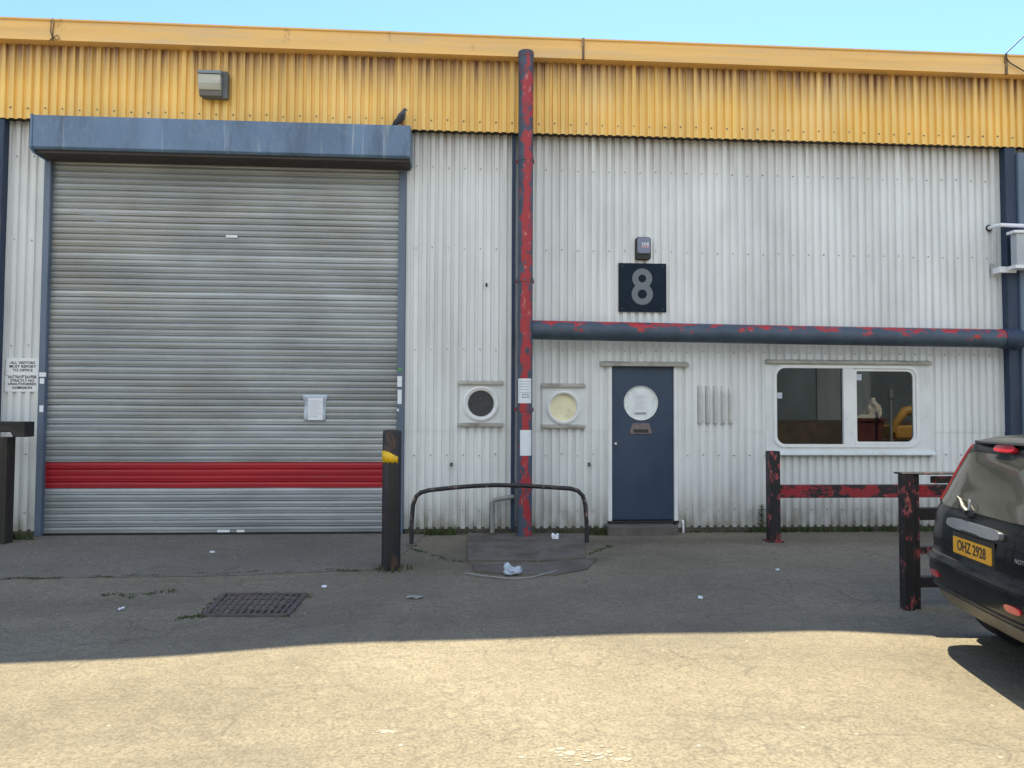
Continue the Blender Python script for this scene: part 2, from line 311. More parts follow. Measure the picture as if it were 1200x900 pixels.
# ------------------------------------------------------------------ mesh builder
ORG = {}
class MB:
    def __init__(self): self.v, self.f, self.m = [], [], []
    def face(self, idx, m=0): self.f.append(tuple(idx)); self.m.append(m)
    def quad(self, a, b, c, d, m=0):
        n = len(self.v); self.v += [tuple(a), tuple(b), tuple(c), tuple(d)]; self.face((n, n+1, n+2, n+3), m)
    def box(self, x0, x1, y0, y1, z0, z1, m=0):
        n = len(self.v)
        self.v += [(x0, y0, z0), (x1, y0, z0), (x1, y1, z0), (x0, y1, z0), (x0, y0, z1), (x1, y0, z1), (x1, y1, z1), (x0, y1, z1)]
        for q in ((0, 3, 2, 1), (4, 5, 6, 7), (0, 1, 5, 4), (1, 2, 6, 5), (2, 3, 7, 6), (3, 0, 4, 7)):
            self.face([n+i for i in q], m)
        return self
    def obox(self, p0, p1, w, h, m=0, up=(0, 0, 1)):
        p0, p1 = Vector(p0), Vector(p1); d = (p1-p0).normalized(); u = Vector(up)
        s = d.cross(u).normalized(); u = s.cross(d).normalized(); n = len(self.v)
        for p in (p0, p1):
            for a, b in ((-1, -1), (1, -1), (1, 1), (-1, 1)): self.v.append(tuple(p+s*(a*w/2)+u*(b*h/2)))
        for q in ((0, 1, 2, 3), (7, 6, 5, 4), (0, 4, 5, 1), (1, 5, 6, 2), (2, 6, 7, 3), (3, 7, 4, 0)): self.face([n+i for i in q], m)
        return self
    def loft(self, rings, m=0, caps=True, closed=True):
        n0 = len(self.v); k = len(rings[0])
        for r in rings: self.v += [tuple(p) for p in r]
        for i in range(len(rings)-1):
            for j in range(k if closed else k-1):
                a = n0+i*k+j; b = n0+i*k+(j+1) % k
                self.face((a, b, b+k, a+k), m)
        if caps:
            self.face(list(range(n0, n0+k))[::-1], m); e = n0+(len(rings)-1)*k; self.face(list(range(e, e+k)), m)
        return self
    def tube(self, pts, r, seg=12, m=0, caps=True):
        pts = [Vector(p) for p in pts]; rs = r if isinstance(r, (list, tuple)) else [r]*len(pts)
        rings = []; prev = None
        for i, p in enumerate(pts):
            t = (pts[min(i+1, len(pts)-1)]-pts[max(i-1, 0)]).normalized()
            if prev is None:
                u = t.cross(Vector((0, 0, 1)) if abs(t.z) < .9 else Vector((1, 0, 0))).normalized()
            else: u = (prev-t*prev.dot(t)).normalized()
            prev = u; w = t.cross(u)
            rings.append([p+u*(rs[i]*math.cos(2*PI*j/seg))+w*(rs[i]*math.sin(2*PI*j/seg)) for j in range(seg)])
        return self.loft(rings, m, caps)
    def prism_x(self, poly, x0, x1, m=0):          # poly of (y, z)
        return self.loft([[(x, y, z) for y, z in poly] for x in (x0, x1)], m)
    def plate(self, poly, y0, y1, m=0):             # poly of (x, z) thick along Y
        return self.loft([[(x, y, z) for x, z in poly] for y in (y0, y1)], m)
    def slab(self, poly, z0, z1, m=0):              # poly of (x, y)
        return self.loft([[(x, y, z) for x, y in poly] for z in (z0, z1)], m)
    def annulus(self, cx, cz, prof, seg=48, m=0):   # prof of (radius, y), revolved about the Y axis
        n0 = len(self.v); k = len(prof)
        for j in range(seg):
            a = 2*PI*j/seg
            for r, y in prof: self.v.append((cx+r*math.cos(a), y, cz+r*math.sin(a)))
        for j in range(seg):
            for i in range(k-1):
                a = n0+j*k+i; b = n0+((j+1) % seg)*k+i
                self.face((a, a+1, b+1, b), m)
        return self
    def disc(self, cx, cz, r, y, seg=40, m=0):
        n0 = len(self.v)
        for j in range(seg): self.v.append((cx+r*math.cos(2*PI*j/seg), y, cz+r*math.sin(2*PI*j/seg)))
        self.face(range(n0, n0+seg), m); return self
    def build(self, name, mats, parent=None, smooth=False, bevel=0, local=False, recalc=True):
        org = Vector((0, 0, 0))
        if parent is not None and not local: org = ORG[parent.name]
        me = bpy.data.meshes.new(name)
        me.from_pydata([tuple(Vector(p)-org) for p in self.v], [], self.f)
        if not isinstance(mats, (list, tuple)): mats = [mats]
        for mm in mats: me.materials.append(mm)
        me.polygons.foreach_set('material_index', self.m)
        if recalc:
            bm = bmesh.new(); bm.from_mesh(me); bmesh.ops.recalc_face_normals(bm, faces=bm.faces); bm.to_mesh(me); bm.free()
        if smooth:
            me.polygons.foreach_set('use_smooth', [True]*len(me.polygons)); me.set_sharp_from_angle(angle=math.radians(38))
        me.update()
        o = bpy.data.objects.new(name, me); COL.objects.link(o)
        if parent is not None: o.parent = parent
        ORG[o.name] = org
        if bevel:
            b = o.modifiers.new('edge', 'BEVEL'); b.width = bevel; b.segments = 2; b.limit_method = 'ANGLE'; b.angle_limit = math.radians(40)
        return o
def thing(name, label, cat, loc, rot=0.0, group=None):
    o = bpy.data.objects.new(name, None); COL.objects.link(o); o.location = loc; o.rotation_euler = (0, 0, rot); o.empty_display_size = .2
    o['label'] = label; o['category'] = cat
    if group: o['group'] = group
    ORG[o.name] = Vector(loc); return o
def tag(o, label, cat, group=None):
    o['label'] = label; o['category'] = cat
    if group: o['group'] = group
    return o
def centre(o):
    """put a one-mesh thing's origin at its own base"""
    vs = [v.co for v in o.data.vertices]
    c = Vector(((min(v.x for v in vs)+max(v.x for v in vs))/2, (min(v.y for v in vs)+max(v.y for v in vs))/2, min(v.z for v in vs)))
    o.data.transform(Matrix.Translation(-c)); o.location = o.location+c; return o
def stuff(o): o['kind'] = 'stuff'; return o
def struct(o): o['kind'] = 'structure'; return o
def text(name, s, size, cx, cz, y, mat, parent, align='CENTER', depth=.0015, xs=1.0, bold=.0, local=False, xf=None):
    cu = bpy.data.curves.new(name, 'FONT'); cu.body = s; cu.size = size; cu.align_x = align; cu.align_y = 'CENTER'; cu.extrude = depth; cu.offset = bold; cu.resolution_u = 3
    t = bpy.data.objects.new(name+'_tmp', cu); COL.objects.link(t)
    dg = bpy.context.evaluated_depsgraph_get(); me = bpy.data.meshes.new_from_object(t.evaluated_get(dg))
    bpy.data.objects.remove(t); bpy.data.curves.remove(cu)
    org = Vector((0, 0, 0)) if (parent is None or local) else ORG[parent.name]
    for v in me.vertices:
        x, yy, z = v.co
        p = Vector((cx+x*xs, y-z, cz+yy))
        if xf: p = xf(x*xs, yy, z)
        v.co = p-org
    me.materials.clear(); me.materials.append(mat); me.name = name
    o = bpy.data.objects.new(name, me); COL.objects.link(o); o.parent = parent; ORG[o.name] = org
    return o
def rrect(x0, x1, z0, z1, r, seg=6):
    """rounded rectangle outline; r is one radius or (bl, br, tr, tl)"""
    rs = r if isinstance(r, tuple) else (r,)*4
    pts = []
    for (cx, cz, a0, rr) in ((x0+rs[0], z0+rs[0], PI, rs[0]), (x1-rs[1], z0+rs[1], 1.5*PI, rs[1]), (x1-rs[2], z1-rs[2], 0, rs[2]), (x0+rs[3], z1-rs[3], .5*PI, rs[3])):
        for k in range(seg+1):
            a = a0+(PI/2)*k/seg; pts.append((cx+rr*math.cos(a), cz+rr*math.sin(a)))
    return pts
def band(mb, outer, inner, y0, y1, m=0):
    """a frame between two outlines of equal length, thick along Y (y0 front)"""
    k = len(outer); n = len(mb.v)
    for ol, y in ((outer, y0), (inner, y0), (inner, y1), (outer, y1)): mb.v += [(x, y, z) for x, z in ol]
    for a in range(4):
        for j in range(k):
            p = n+a*k+j; q = n+a*k+(j+1) % k; r_ = n+((a+1) % 4)*k
            mb.face((p, q, r_+(j+1) % k, r_+j), m)

# ================================================================== SETTING
M['ground'] = ground_mat('worn_yard_tarmac', ((.155, .135, .097), (.21, .184, .132), (.26, .229, .166)), (.10, .09, .075))
M['apron'] = ground_mat('worn_apron_concrete', ((.15, .135, .11), (.19, .174, .14), (.22, .20, .165)), (.085, .08, .068))
g = MB()
gx = [-420, -120, -50, -25, -14]+[-10+.14*i for i in range(172)]+[20, 35, 60, 150, 420]
gy = [-420, -120, -50, -25, -12, -6, -2, 0]+[1+.12*i for i in range(80)]+[11, 14, 30, 80, 420]
for yy in gy:
    for xx in gx: g.v.append((xx, yy, gz(xx, yy)))
nx_ = len(gx)
for i in range(len(gy)-1):
    for j in range(nx_-1): g.face((i*nx_+j, i*nx_+j+1, (i+1)*nx_+j+1, (i+1)*nx_+j))
struct(g.build('ground', M['ground'], smooth=True, recalc=False))
# concrete apron in front of the shutter, a skin over the yard
ap = MB()
x1, y1 = G(452, 668)
pA = [Vector((-9.5, G(0, 679)[1]-.2)), Vector(G(0, 679)), Vector(G(60, 678)), Vector(G(200, 676)), Vector(G(300, 674)), Vector((x1, y1))]
fr_ = []
for a_, b_ in zip(pA, pA[1:]): fr_ += [a_.lerp(b_, i/12) for i in range(12)]
fr_.append(pA[-1]); NA = 22
for i in range(NA+1):
    for j, p in enumerate(fr_):
        xx = p.x+(.35*i/NA*(j/len(fr_))**4); yy = p.y+(D+.02-p.y)*i/NA
        ap.v.append((xx, yy, gz(xx, yy)+(.006 if i else .004)))
for i in range(NA):
    for j in range(len(fr_)-1): ap.face((i*len(fr_)+j, i*len(fr_)+j+1, (i+1)*len(fr_)+j+1, (i+1)*len(fr_)+j))
struct(ap.build('concrete_apron', M['apron'], smooth=True, recalc=False))

# ================================================================== BUILDING
XL, XR = -9.5, 12.5
unit = thing('industrial_unit', 'single storey industrial unit clad in white and yellow corrugated sheets', 'building', (0, D, 0))
FO, GO = .14, .28                                    # projection of fascia sheets and gutter
z_fb = (PZ(0, 137, FO)+PZ(600, 154.8, FO)+PZ(1170, 172.5, FO))/3
z_gb = (PZ(0, 45.7, GO)+PZ(600, 65.2, GO)+PZ(1200, 87.5, GO))/3
z_gt = (PZ(0, 21.5, GO)+PZ(600, 39.7, GO)+PZ(1200, 65, GO))/3
Z_WB = .065                                           # bottom edge of the wall sheets

LAP = 1.37
def corrugated(mb, x0, x1, z0, z1, ypk, depth, pitch, holes=(), screws=(), m=0, ms=1, phase=0.0):
    prof = [(0, 0), (.50, 0), (.58, 1), (.90, 1), (1.0, 0)]
    xs = []; k = math.floor((x0-phase)/pitch)-1
    while phase+k*pitch < x1+pitch:
        for a, b in prof[:-1]: xs.append((phase+(k+a)*pitch, b))
        k += 1
    def yat(x):
        for (xa, ba), (xb, bb) in zip(xs, xs[1:]):
            if xa <= x <= xb: return ypk+depth*(ba+(bb-ba)*(x-xa)/max(1e-9, xb-xa))
        return ypk
    cuts = sorted(set([x0, x1]+[x for x, _ in xs if x0 < x < x1]+[h[i] for h in holes for i in (0, 1) if x0 < h[i] < x1]))
    for xa, xb in zip(cuts, cuts[1:]):
        if xb-xa < 1e-5: continue
        xm = (xa+xb)/2; ya, yb = yat(xa+1e-6), yat(xb-1e-6)
        iv = [(z0, z1)]
        for h in holes:
            if h[0] < xm < h[1]:
                nv = []
                for a, b in iv:
                    if h[3] <= a or h[2] >= b: nv.append((a, b)); continue
                    if h[2] > a: nv.append((a, h[2]))
                    if h[3] < b: nv.append((h[3], b))
                iv = nv
        for a, b in iv:
            if not depth: mb.quad((xa, ya, a), (xb, yb, a), (xb, yb, b), (xa, ya, b), m); continue
            zc = [a]+[q for q in (.7, LAP, 2.1, 2.9, 3.7, 4.5, 5.7, 6.1) if a+.02 < q < b-.02]+[b]
            wob = lambda x, z: .003*math.sin(1.9*x+1.3*z)+.0025*math.sin(4.3*x-2.2*z+1)+.0015*math.sin(9*x+3.7*z)
            for za, zb in zip(zc, zc[1:]):
                e = -.005 if za >= LAP-.001 else 0
                mb.quad((xa, ya+wob(xa, za)+e, za), (xb, yb+wob(xb, za)+e, za), (xb, yb+wob(xb, zb)+e, zb), (xa, ya+wob(xa, zb)+e, zb), m)
    for zr in screws:
        k = math.floor((x0-phase)/pitch)
        while phase+k*pitch < x1-.05:
            x = phase+(k+.22)*pitch; zz = zr+random.uniform(-.012, .012)
            if x > x0+.03 and not any(h[0]-.02 < x < h[1]+.02 and h[2]-.02 < zz < h[3]+.02 for h in holes):
                r = .0115
                mb.loft([[(x+q*r*math.cos(j*PI/3), yy, zz+q*r*math.sin(j*PI/3)) for j in range(6)] for yy, q in ((ypk+.004, 1), (ypk-.016, .8))], ms)
            k += 2
    return mb

# openings (x0, x1, z0, z1) in the wall
SH = dict(gl0=(PX(55, 187)+PX(42.5, 622))/2, gl1=(PX(63, 187)+PX(50, 622))/2, gr0=(PX(467.5, 205)+PX(464.5, 600))/2, gr1=(PX(477, 205)+PX(472, 600))/2, top=PZ(260, 180))
dr = dict(x0=(PX(716.5, 429)+PX(717.3, 605))/2, x1=(PX(789.5, 429)+PX(790, 605))/2, z1=PZ(753, 429), z0=PZ(753, 609))
pl = dict(x0=PX(538.5, 473), x1=PX(588.5, 473), z1=PZ(563, 449), z0=PZ(563, 498))
pr = dict(x0=PX(635.5, 476), x1=PX(684.5, 476), z1=PZ(660, 452), z0=PZ(660, 500))
wn = dict(x0=PX(896.5, 478), x1=PX(1090.5, 478), z1=(PZ(897, 425)+PZ(1089, 428.5))/2, z0=(PZ(905, 530)+PZ(1091, 533))/2)
holes = [(SH['gl0'], SH['gr1'], -1, SH['top']), (dr['x0']-.03, dr['x1']+.03, -1, dr['z1']+.03),
         (pl['x0']+.02, pl['x1']-.02, pl['z0']+.02, pl['z1']-.02), (pr['x0']+.02, pr['x1']-.02, pr['z0']+.02, pr['z1']-.02), (wn['x0']+.02, wn['x1']-.02, wn['z0']+.02, wn['z1']-.02)]
x_dp = (PX(606.5, 400, .38)+PX(624, 400, .38))/2      # downpipe centre line
x_col = PX(1172, 250, 0)
PITCH_C = .1085
rows = [PZ(850, 297), PZ(850, 413), PZ(850, 533), PZ(850, 597), PZ(850, 205)]
w = MB(); corrugated(w, XL, x_dp-.06, Z_WB, z_fb+.25, D, .03, PITCH_C, holes, rows, phase=.02); w.build('wall_cladding', [M['white_clad'], M['flash']], unit, recalc=False)
w = MB(); corrugated(w, x_dp-.06, XR, Z_WB, z_fb+.25, D, .03, PITCH_C, holes, rows, phase=.051); w.build('wall_cladding', [M['white_clad'], M['flash']], unit, recalc=False)
x_fj = x_dp-.02
for a, b, ph in ((XL, x_fj, .0), (x_fj, XR, .04)):
    w = MB(); corrugated(w, a, b, z_fb, z_gb+.06, D-FO, .032, PITCH_C, (), (z_fb+.13,), phase=ph); w.build('fascia_cladding', [M['yellow_clad'], M['lamp_body']], unit, recalc=False)
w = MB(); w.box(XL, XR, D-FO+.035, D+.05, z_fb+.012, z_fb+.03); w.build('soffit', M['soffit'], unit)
# box gutter with a rolled lip and a small step in its face
w = MB(); dz = z_gt-z_gb
w.prism_x([(D-GO, z_gb), (D-GO, z_gb+.50*dz), (D-GO+.012, z_gb+.53*dz), (D-GO+.012, z_gt-.03), (D-GO-.008, z_gt-.02), (D-GO-.008, z_gt), (D+.02, z_gt), (D+.02, z_gb)], XL, XR)
gut = w.build('gutter', M['gutter'], unit)
for px, dk in ((683.5, .03), (61.5, .014), (1178.5, .035)):
    j = MB(); x = PX(px, 55, GO); j.box(x-dk/2, x+dk/2, D-GO-.012, D-GO+.02, z_gb-.004, z_gt+.004); j.build('gutter_joint', pmat('stained_gutter_joint', (.42, .26, .12), .6, patches=[((.1, .07, .05), 9, (1, 1, .3), .42, .56, .9)]), gut)
# roof and hidden shell
w = MB(); yb = D+16
w.loft([[(x, D-.02, z_gt-.05), (x, (D+yb)/2, z_gt+.35), (x, yb, z_gt-.05), (x, yb, z_gt-.15), (x, (D+yb)/2, z_gt+.25), (x, D-.02, z_gt-.15)] for x in (XL, XR)]); w.build('roof', M['roof'], unit)
w = MB(); w.box(XL, XR, yb-.1, yb, 0, z_gt-.16); w.box(XL, XL+.1, D+.08, yb-.1, 0, z_gt-.16); w.box(XR-.1, XR, D+.08, yb-.1, 0, z_gt-.16); w.build('rear_wall', M['panel_white'], unit)
# inner lining so nothing behind the sheets is open, with the same openings
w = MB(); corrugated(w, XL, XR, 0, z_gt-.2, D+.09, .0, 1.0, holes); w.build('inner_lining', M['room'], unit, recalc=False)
# plinth under the sheets
for a, b in ((XL, SH['gl0']-.01), (SH['gr1']+.01, dr['x0']-.04), (dr['x1']+.04, XR)): w = MB(); w.box(a, b, D+.012, D+.085, -.05, Z_WB+.02); w.build('plinth', M['plinth'], unit)

# ---------------- roller shutter
LATH = .0835
n_l = int(SH['top']/LATH)+2
red_lo = round(((PZ(250, 570.2))-.03)/LATH); red_hi = red_lo+4
prof = [(0, 0), (.05, .009), (.14, .0115), (.20, .006), (.24, .0055), (.34, .011), (.58, .0135), (.80, .011), (.90, .004), (.95, -.003)]
def laths(k0, k1):
    s = MB()
    xa, xb = SH['gl1']-.02, SH['gr0']+.02
    nx = 14
    for k in range(k0, k1):
        z0 = .03+k*LATH; dy = random.uniform(-.002, .002); tl = random.uniform(-.16, .16)*.045
        rows_ = []
        for fz, oy in prof+[(1.0, 0)]:
            rows_.append([(xa+(xb-xa)*i/nx, D+.03+dy-oy+tl*(fz-.5)+.0015*math.sin(i*1.3+k*2.1)+.006*math.sin(i*.45+k*.17)*math.sin(k*.23+1), z0+fz*LATH+.0012*math.sin(i*.9)) for i in range(nx+1)])
        n0 = len(s.v)
        for r_ in rows_: s.v += r_
        for i in range(len(rows_)-1):
            for j in range(nx): s.face((n0+i*(nx+1)+j, n0+i*(nx+1)+j+1, n0+(i+1)*(nx+1)+j+1, n0+(i+1)*(nx+1)+j))
    return s
sh = MB()
a_, b_ = laths(0, red_lo), laths(red_hi, n_l)
sh = a_; off = len(sh.v); sh.v += b_.v; sh.f += [tuple(i+off for i in f) for f in b_.f]; sh.m += b_.m
shutter = sh.build('roller_shutter', M['slat'], unit, recalc=False)
laths(red_lo, red_hi).build('red_slat_band', M['slat_red'], shutter, recalc=False)
w = MB(); w.box(SH['gl1']-.02, SH['gr0']+.02, D+.005, D+.05, .006, .032); w.build('bottom_rail', M['black'], shutter)
for a, b in ((SH['gl0'], SH['gl1']), (SH['gr0'], SH['gr1'])):
    w = MB(); w.box(a, b, D-.06, D+.08, .007, SH['top']+.05); w.build('guide_rail', M['guide'], shutter, bevel=.008)
HO = .45
hx0, hx1 = PX(35, 155, HO), PX(481, 165, HO)
hz1 = (PZ(40, 134, HO)+PZ(480, 146, HO))/2; hz0 = (PZ(40, 171.5, HO)+PZ(480, 184.5, HO))/2
w = MB(); w.prism_x([(D-HO+.02, hz1), (D-HO, hz1-.02), (D-HO, hz0+.012), (D-HO+.03, hz0-.012), (D-.005, hz0-.012), (D-.005, hz1)], hx0+.03, hx1)
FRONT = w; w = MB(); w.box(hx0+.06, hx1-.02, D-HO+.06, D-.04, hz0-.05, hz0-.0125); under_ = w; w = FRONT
w.prism_x([(D-HO-.006, hz1+.008), (D-HO-.012, hz0+.0), (D-HO+.06, hz0-.055), (D-.003, hz0-.055), (D-.003, hz1+.008)], hx0, hx0+.03)
HOUSE = w.build('shutter_housing', M['housing'], shutter, bevel=.008)
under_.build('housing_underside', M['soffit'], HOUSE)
for px, py, ww, hh, mk in ((50, 439, .085, .055, 'paper'), (49.3, 446.5, .055, .07, 'paper'), (48.6, 479, .05, .085, 'paper'), (468.3, 433, .05, .04, 'green_sticker'), (468.3, 447, .06, .14, 'paper'), (468.3, 465, .055, .19, 'paper'), (466.3, 480.5, .025, .035, 'paper'), (262, 622.3, .16, .032, 'paper'), (282, 622.3, .10, .03, 'paper'), (271.5, 277, .15, .035, 'paper')):
    x, z = P(px, py, .062); yy = D-.062 if not 200 < px < 300 else D+.010
    if 200 < px < 300: x, z = P(px, py, -.01)
    w = MB(); w.box(x-ww/2, x+ww/2, yy-.003, yy, z-hh/2, z+hh/2); w.build('sticker', M[mk], shutter)

# ---------------- door
x0, x1, z0, z1 = dr['x0'], dr['x1'], dr['z0'], dr['z1']
w = MB()
cx, cz = P(751.3, 472.5); rr = (PX(771.5, 472)-PX(731.5, 472))/2
pts = rrect(x0+.003, x1-.003, z0, z1-.004, .004, 11)                       # leaf with a round hole
circ = []
for (px_, pz_) in pts:
    a = math.atan2(pz_-cz, px_-cx); circ.append((cx+(rr-.01)*math.cos(a), cz+(rr-.01)*math.sin(a)))
N_ = 96
def edge_pt(a):
    dx, dz_ = math.cos(a), math.sin(a); t = 1e9
    for lim, comp, c in ((x0+.003, dx, cx), (x1-.003, dx, cx)):
        if abs(comp) > 1e-9 and (lim-c)/comp > 0: t = min(t, (lim-c)/comp)
    for lim, comp, c in ((z0, dz_, cz), (z1-.004, dz_, cz)):
        if abs(comp) > 1e-9 and (lim-c)/comp > 0: t = min(t, (lim-c)/comp)
    return cx+dx*t, cz+dz_*t
angs = sorted([2*PI*k/N_ for k in range(N_)]+[math.atan2(pz_-cz, px_-cx) % (2*PI) for px_ in (x0+.003, x1-.003) for pz_ in (z0, z1-.004)])
band(w, [edge_pt(a) for a in angs], [(cx+(rr-.012)*math.cos(a), cz+(rr-.012)*math.sin(a)) for a in angs], D+.02, D+.06)
door = w.build('door', M['door'], unit)
w = MB(); w.annulus(cx, cz, [(rr, D+.021), (rr, D+.012), (rr-.004, D+.010), (rr-.010, D+.012), (rr-.014, D+.024)]); w.build('porthole_ring', M['ring'], door, smooth=True)
w = MB(); w.disc(cx, cz, rr-.011, D+.027); w.build('pane', M['pale_pane'], door)
lx0, lx1 = PX(738.5, 505), PX(764, 505); lz1, lz0 = PZ(751, 496), PZ(751, 508.5)
w = MB(); w.plate([(lx0, lz0), (lx1, lz0), (lx1, lz0+.04), (lx1-.04, lz1), (lx0+.04, lz1), (lx0, lz0+.04)], D+.008, D+.02); lp = w.build('letter_plate', pmat('worn_letter_plate', (.20, .165, .17), .45, metal=.2, var=.25, scale=20), door, bevel=.003)
w = MB(); w.box(lx0+.05, lx1-.05, D+.004, D+.0075, lz0+.018, lz0+.062); w.build('letter_slot', M['ink'], lp)
hx, hz = P(718.8, 520); w = MB(); w.annulus(hx+.03, hz, [(.0, D-.03), (.016, D-.028), (.022, D-.01), (.012, D-.005), (.012, D+.02)], 20); w.build('handle', M['ring'], door, smooth=True)
w = MB()
for a, b, c, d_ in ((x0-.05, x0, z0-.02, z1+.03), (x1, x1+.05, z0-.02, z1+.03)): w.box(a, b, D-.02, D+.09, c, d_)
w.box(x0-.0, x1+.0, D-.02, D+.09, z1, z1+.03); w.build('door_frame', M['frame_white'], unit, bevel=.004)
lx0, lx1 = PX(702.5, 426), PX(806, 427); lz = PZ(754, 429.5); lz1 = PZ(754, 423.5)
w = MB(); w.prism_x([(D-.075, lz), (D-.075, lz+.03), (D-.005, lz1), (D-.005, lz)], lx0, lx1); w.build('door_hood', M['flash'], unit, bevel=.003)
w = MB(); w.box(x0-.06, x1+.06, D-.03, D+.09, z0-.045, z0-.012); w.build('threshold', M['black'], unit, bevel=.004)
w = MB(); w.box(PX(711, 618, .2), PX(793, 618, .2), D-.27, D+.005, -.02, z0-.05); w.build('doorstep', M['step'], unit, bevel=.012)
w = MB(); x = PX(800, 612); w.tube([(x, D-.03, .0), (x, D-.03, .13), (x, D+.0, .16)], .016, 8); w.build('pipe_stub', M['frame_white'], unit, smooth=True)

# ---------------- portholes
def porthole(q, cxp, cyp, r_out, r_gl, panemat, yp):
    cx, cz = P(cxp, cyp, .02)
    w = MB()
    K = 64
    ang = sorted([2*PI*k/K for k in range(K)]+[math.atan2(pz_-cz, px_-cx) % (2*PI) for px_ in (q['x0'], q['x1']) for pz_ in (q['z0'], q['z1'])])
    def ed(a):
        dx, dz_ = math.cos(a), math.sin(a); t = 1e9
        for lim, comp, c in ((q['x0'], dx, cx), (q['x1'], dx, cx), (q['z0'], dz_, cz), (q['z1'], dz_, cz)):
            if abs(comp) > 1e-9 and (lim-c)/comp > 0: t = min(t, (lim-c)/comp)
        return cx+dx*t, cz+dz_*t
    band(w, [ed(a) for a in ang], [(cx+(r_gl+.01)*math.cos(a), cz+(r_gl+.01)*math.sin(a)) for a in ang], D-.012, D+.03)
    p = w.build('porthole_window', M['panel_white'], unit)
    w = MB(); y = D-.012
    w.annulus(cx, cz, [(r_out, y), (r_out-.006, y-.02), (r_out-.03, y-.03), (r_out-.05, y-.016), (r_gl+.012, y-.016), (r_gl+.002, y-.004), (r_gl, y+.03)], 64); w.build('ring', M['frame_white'], p, smooth=True)
    w = MB(); w.disc(cx, cz, r_gl+.015, y+.024, 48); w.build('pane', panemat, p)
    for zz, dn in ((q['z1'], 0), (q['z0'], 1)):
        w = MB(); w.prism_x([(D-.055, zz-.02), (D-.055, zz+.012), (D-.005, zz+.034), (D-.005, zz-.02)], q['x0']-.01, q['x1']+.01); w.build('sill' if dn else 'drip_flashing', M['flash'], p, bevel=.002)
    return p
porthole(pl, 563.6, 473, .245, .172, M['mesh_dark'], 0)
p2 = porthole(pr, 660.3, 477.5, .235, .182, M['cream_pane'], 0)

# ---------------- window
w = MB(); fx0, fx1, fz0, fz1 = wn['x0'], wn['x1'], wn['z0'], wn['z1']
gx0, gx1 = PX(909.5, 475), PX(1072.5, 475); gz1, gz0 = (PZ(950, 430)+PZ(1040, 434))/2, (PZ(950, 521)+PZ(1040, 520))/2
mx0, mx1 = PX(987.5, 475), PX(1000.5, 475)
out_ = rrect(fx0, fx1, fz0, fz1, .004, 8); inn_ = rrect(gx0-.02, gx1+.02, gz0-.02, gz1+.02, .14, 8)
band(w, out_, inn_, D-.014, D+.03)
win = w.build('window', M['panel_white'], unit)
w = MB(); band(w, rrect(gx0-.045, gx1+.045, gz0-.045, gz1+.045, .15, 8), rrect(gx0, gx1, gz0, gz1, .12, 8), D-.034, D+.03)
w.box(mx0, mx1, D-.03, D+.03, gz0, gz1)
w.build('frame', M['frame_white'], win, bevel=.004)
sx0, sx1 = mx1+.002, gx1-.002
w = MB(); band(w, rrect(sx0, sx1, gz0+.003, gz1-.003, (.03, .11, .11, .03), 8), rrect(sx0+.035, sx1-.035, gz0+.035, gz1-.035, (.02, .09, .09, .02), 8), D-.018, D+.025); w.build('sash', M['frame_white'], win, bevel=.003)
w = MB(); w.quad((gx0-.01, D+.012, gz0-.01), (mx0+.01, D+.012, gz0-.01), (mx0+.01, D+.012, gz1+.01), (gx0-.01, D+.012, gz1+.01)); w.build('pane', M['glass'], win)
w = MB(); w.quad((mx1-.01, D+.004, gz0-.01), (gx1+.01, D+.004, gz0-.01), (gx1+.01, D+.004, gz1+.01), (mx1-.01, D+.004, gz1+.01)); w.build('pane', M['glass'], win)
w = MB(); w.prism_x([(D-.07, fz1), (D-.07, fz1+.035), (D-.005, fz1+.06), (D-.005, fz1)], fx0, fx1-.01); w.build('drip_flashing', M['flash'], win, bevel=.003)
w = MB(); w.prism_x([(D-.085, fz0-.02), (D-.085, fz0+.004), (D-.016, fz0+.04), (D-.016, fz0-.02)], fx0+.01, fx1+.03); w.build('sill', M['panel_white'], win, bevel=.003)
for px, py, ww, hh in ((1005.5, 442, .10, .085), (914, 463.5, .07, .08)):
    x, z = P(px, py); w = MB(); w.box(x-ww/2, x+ww/2, D+.0, D+.003, z-hh/2, z+hh/2)
    if px < 950: w = MB(); w.box(x-ww/2, x+ww/2, D+.008, D+.011, z-hh/2, z+hh/2)
    st = w.build('sticker', M['plastic_sleeve'], win)
# office behind the window
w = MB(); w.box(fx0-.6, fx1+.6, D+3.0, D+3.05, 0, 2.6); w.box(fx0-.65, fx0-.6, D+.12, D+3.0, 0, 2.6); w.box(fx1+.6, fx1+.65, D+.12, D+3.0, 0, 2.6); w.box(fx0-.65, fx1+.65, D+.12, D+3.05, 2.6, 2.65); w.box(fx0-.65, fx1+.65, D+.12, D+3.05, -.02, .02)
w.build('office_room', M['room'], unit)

# ---------------- louvre vent, five tapered hoods on the ribs
w = MB(); vx0, vx1 = PX(816.5, 474), PX(860, 474); vz1, vz0 = PZ(838, 452), PZ(838, 496); st = (vx1-vx0)/5
for k in range(5):
    a = vx0+k*st+.012
    w.loft([[(a, D+.02, zz), (a+st*.55, D+.02, zz), (a+st*.55, D-o_, zz), (a+st*.25, D-o_, zz)] for zz, o_ in ((vz0, .042), (vz0+.04, .05), (vz1-.12, .05), (vz1, .012))])
w.build('louvre_vent', pmat('weathered_vent', (.55, .56, .54), .5, var=.15, scale=4), unit)

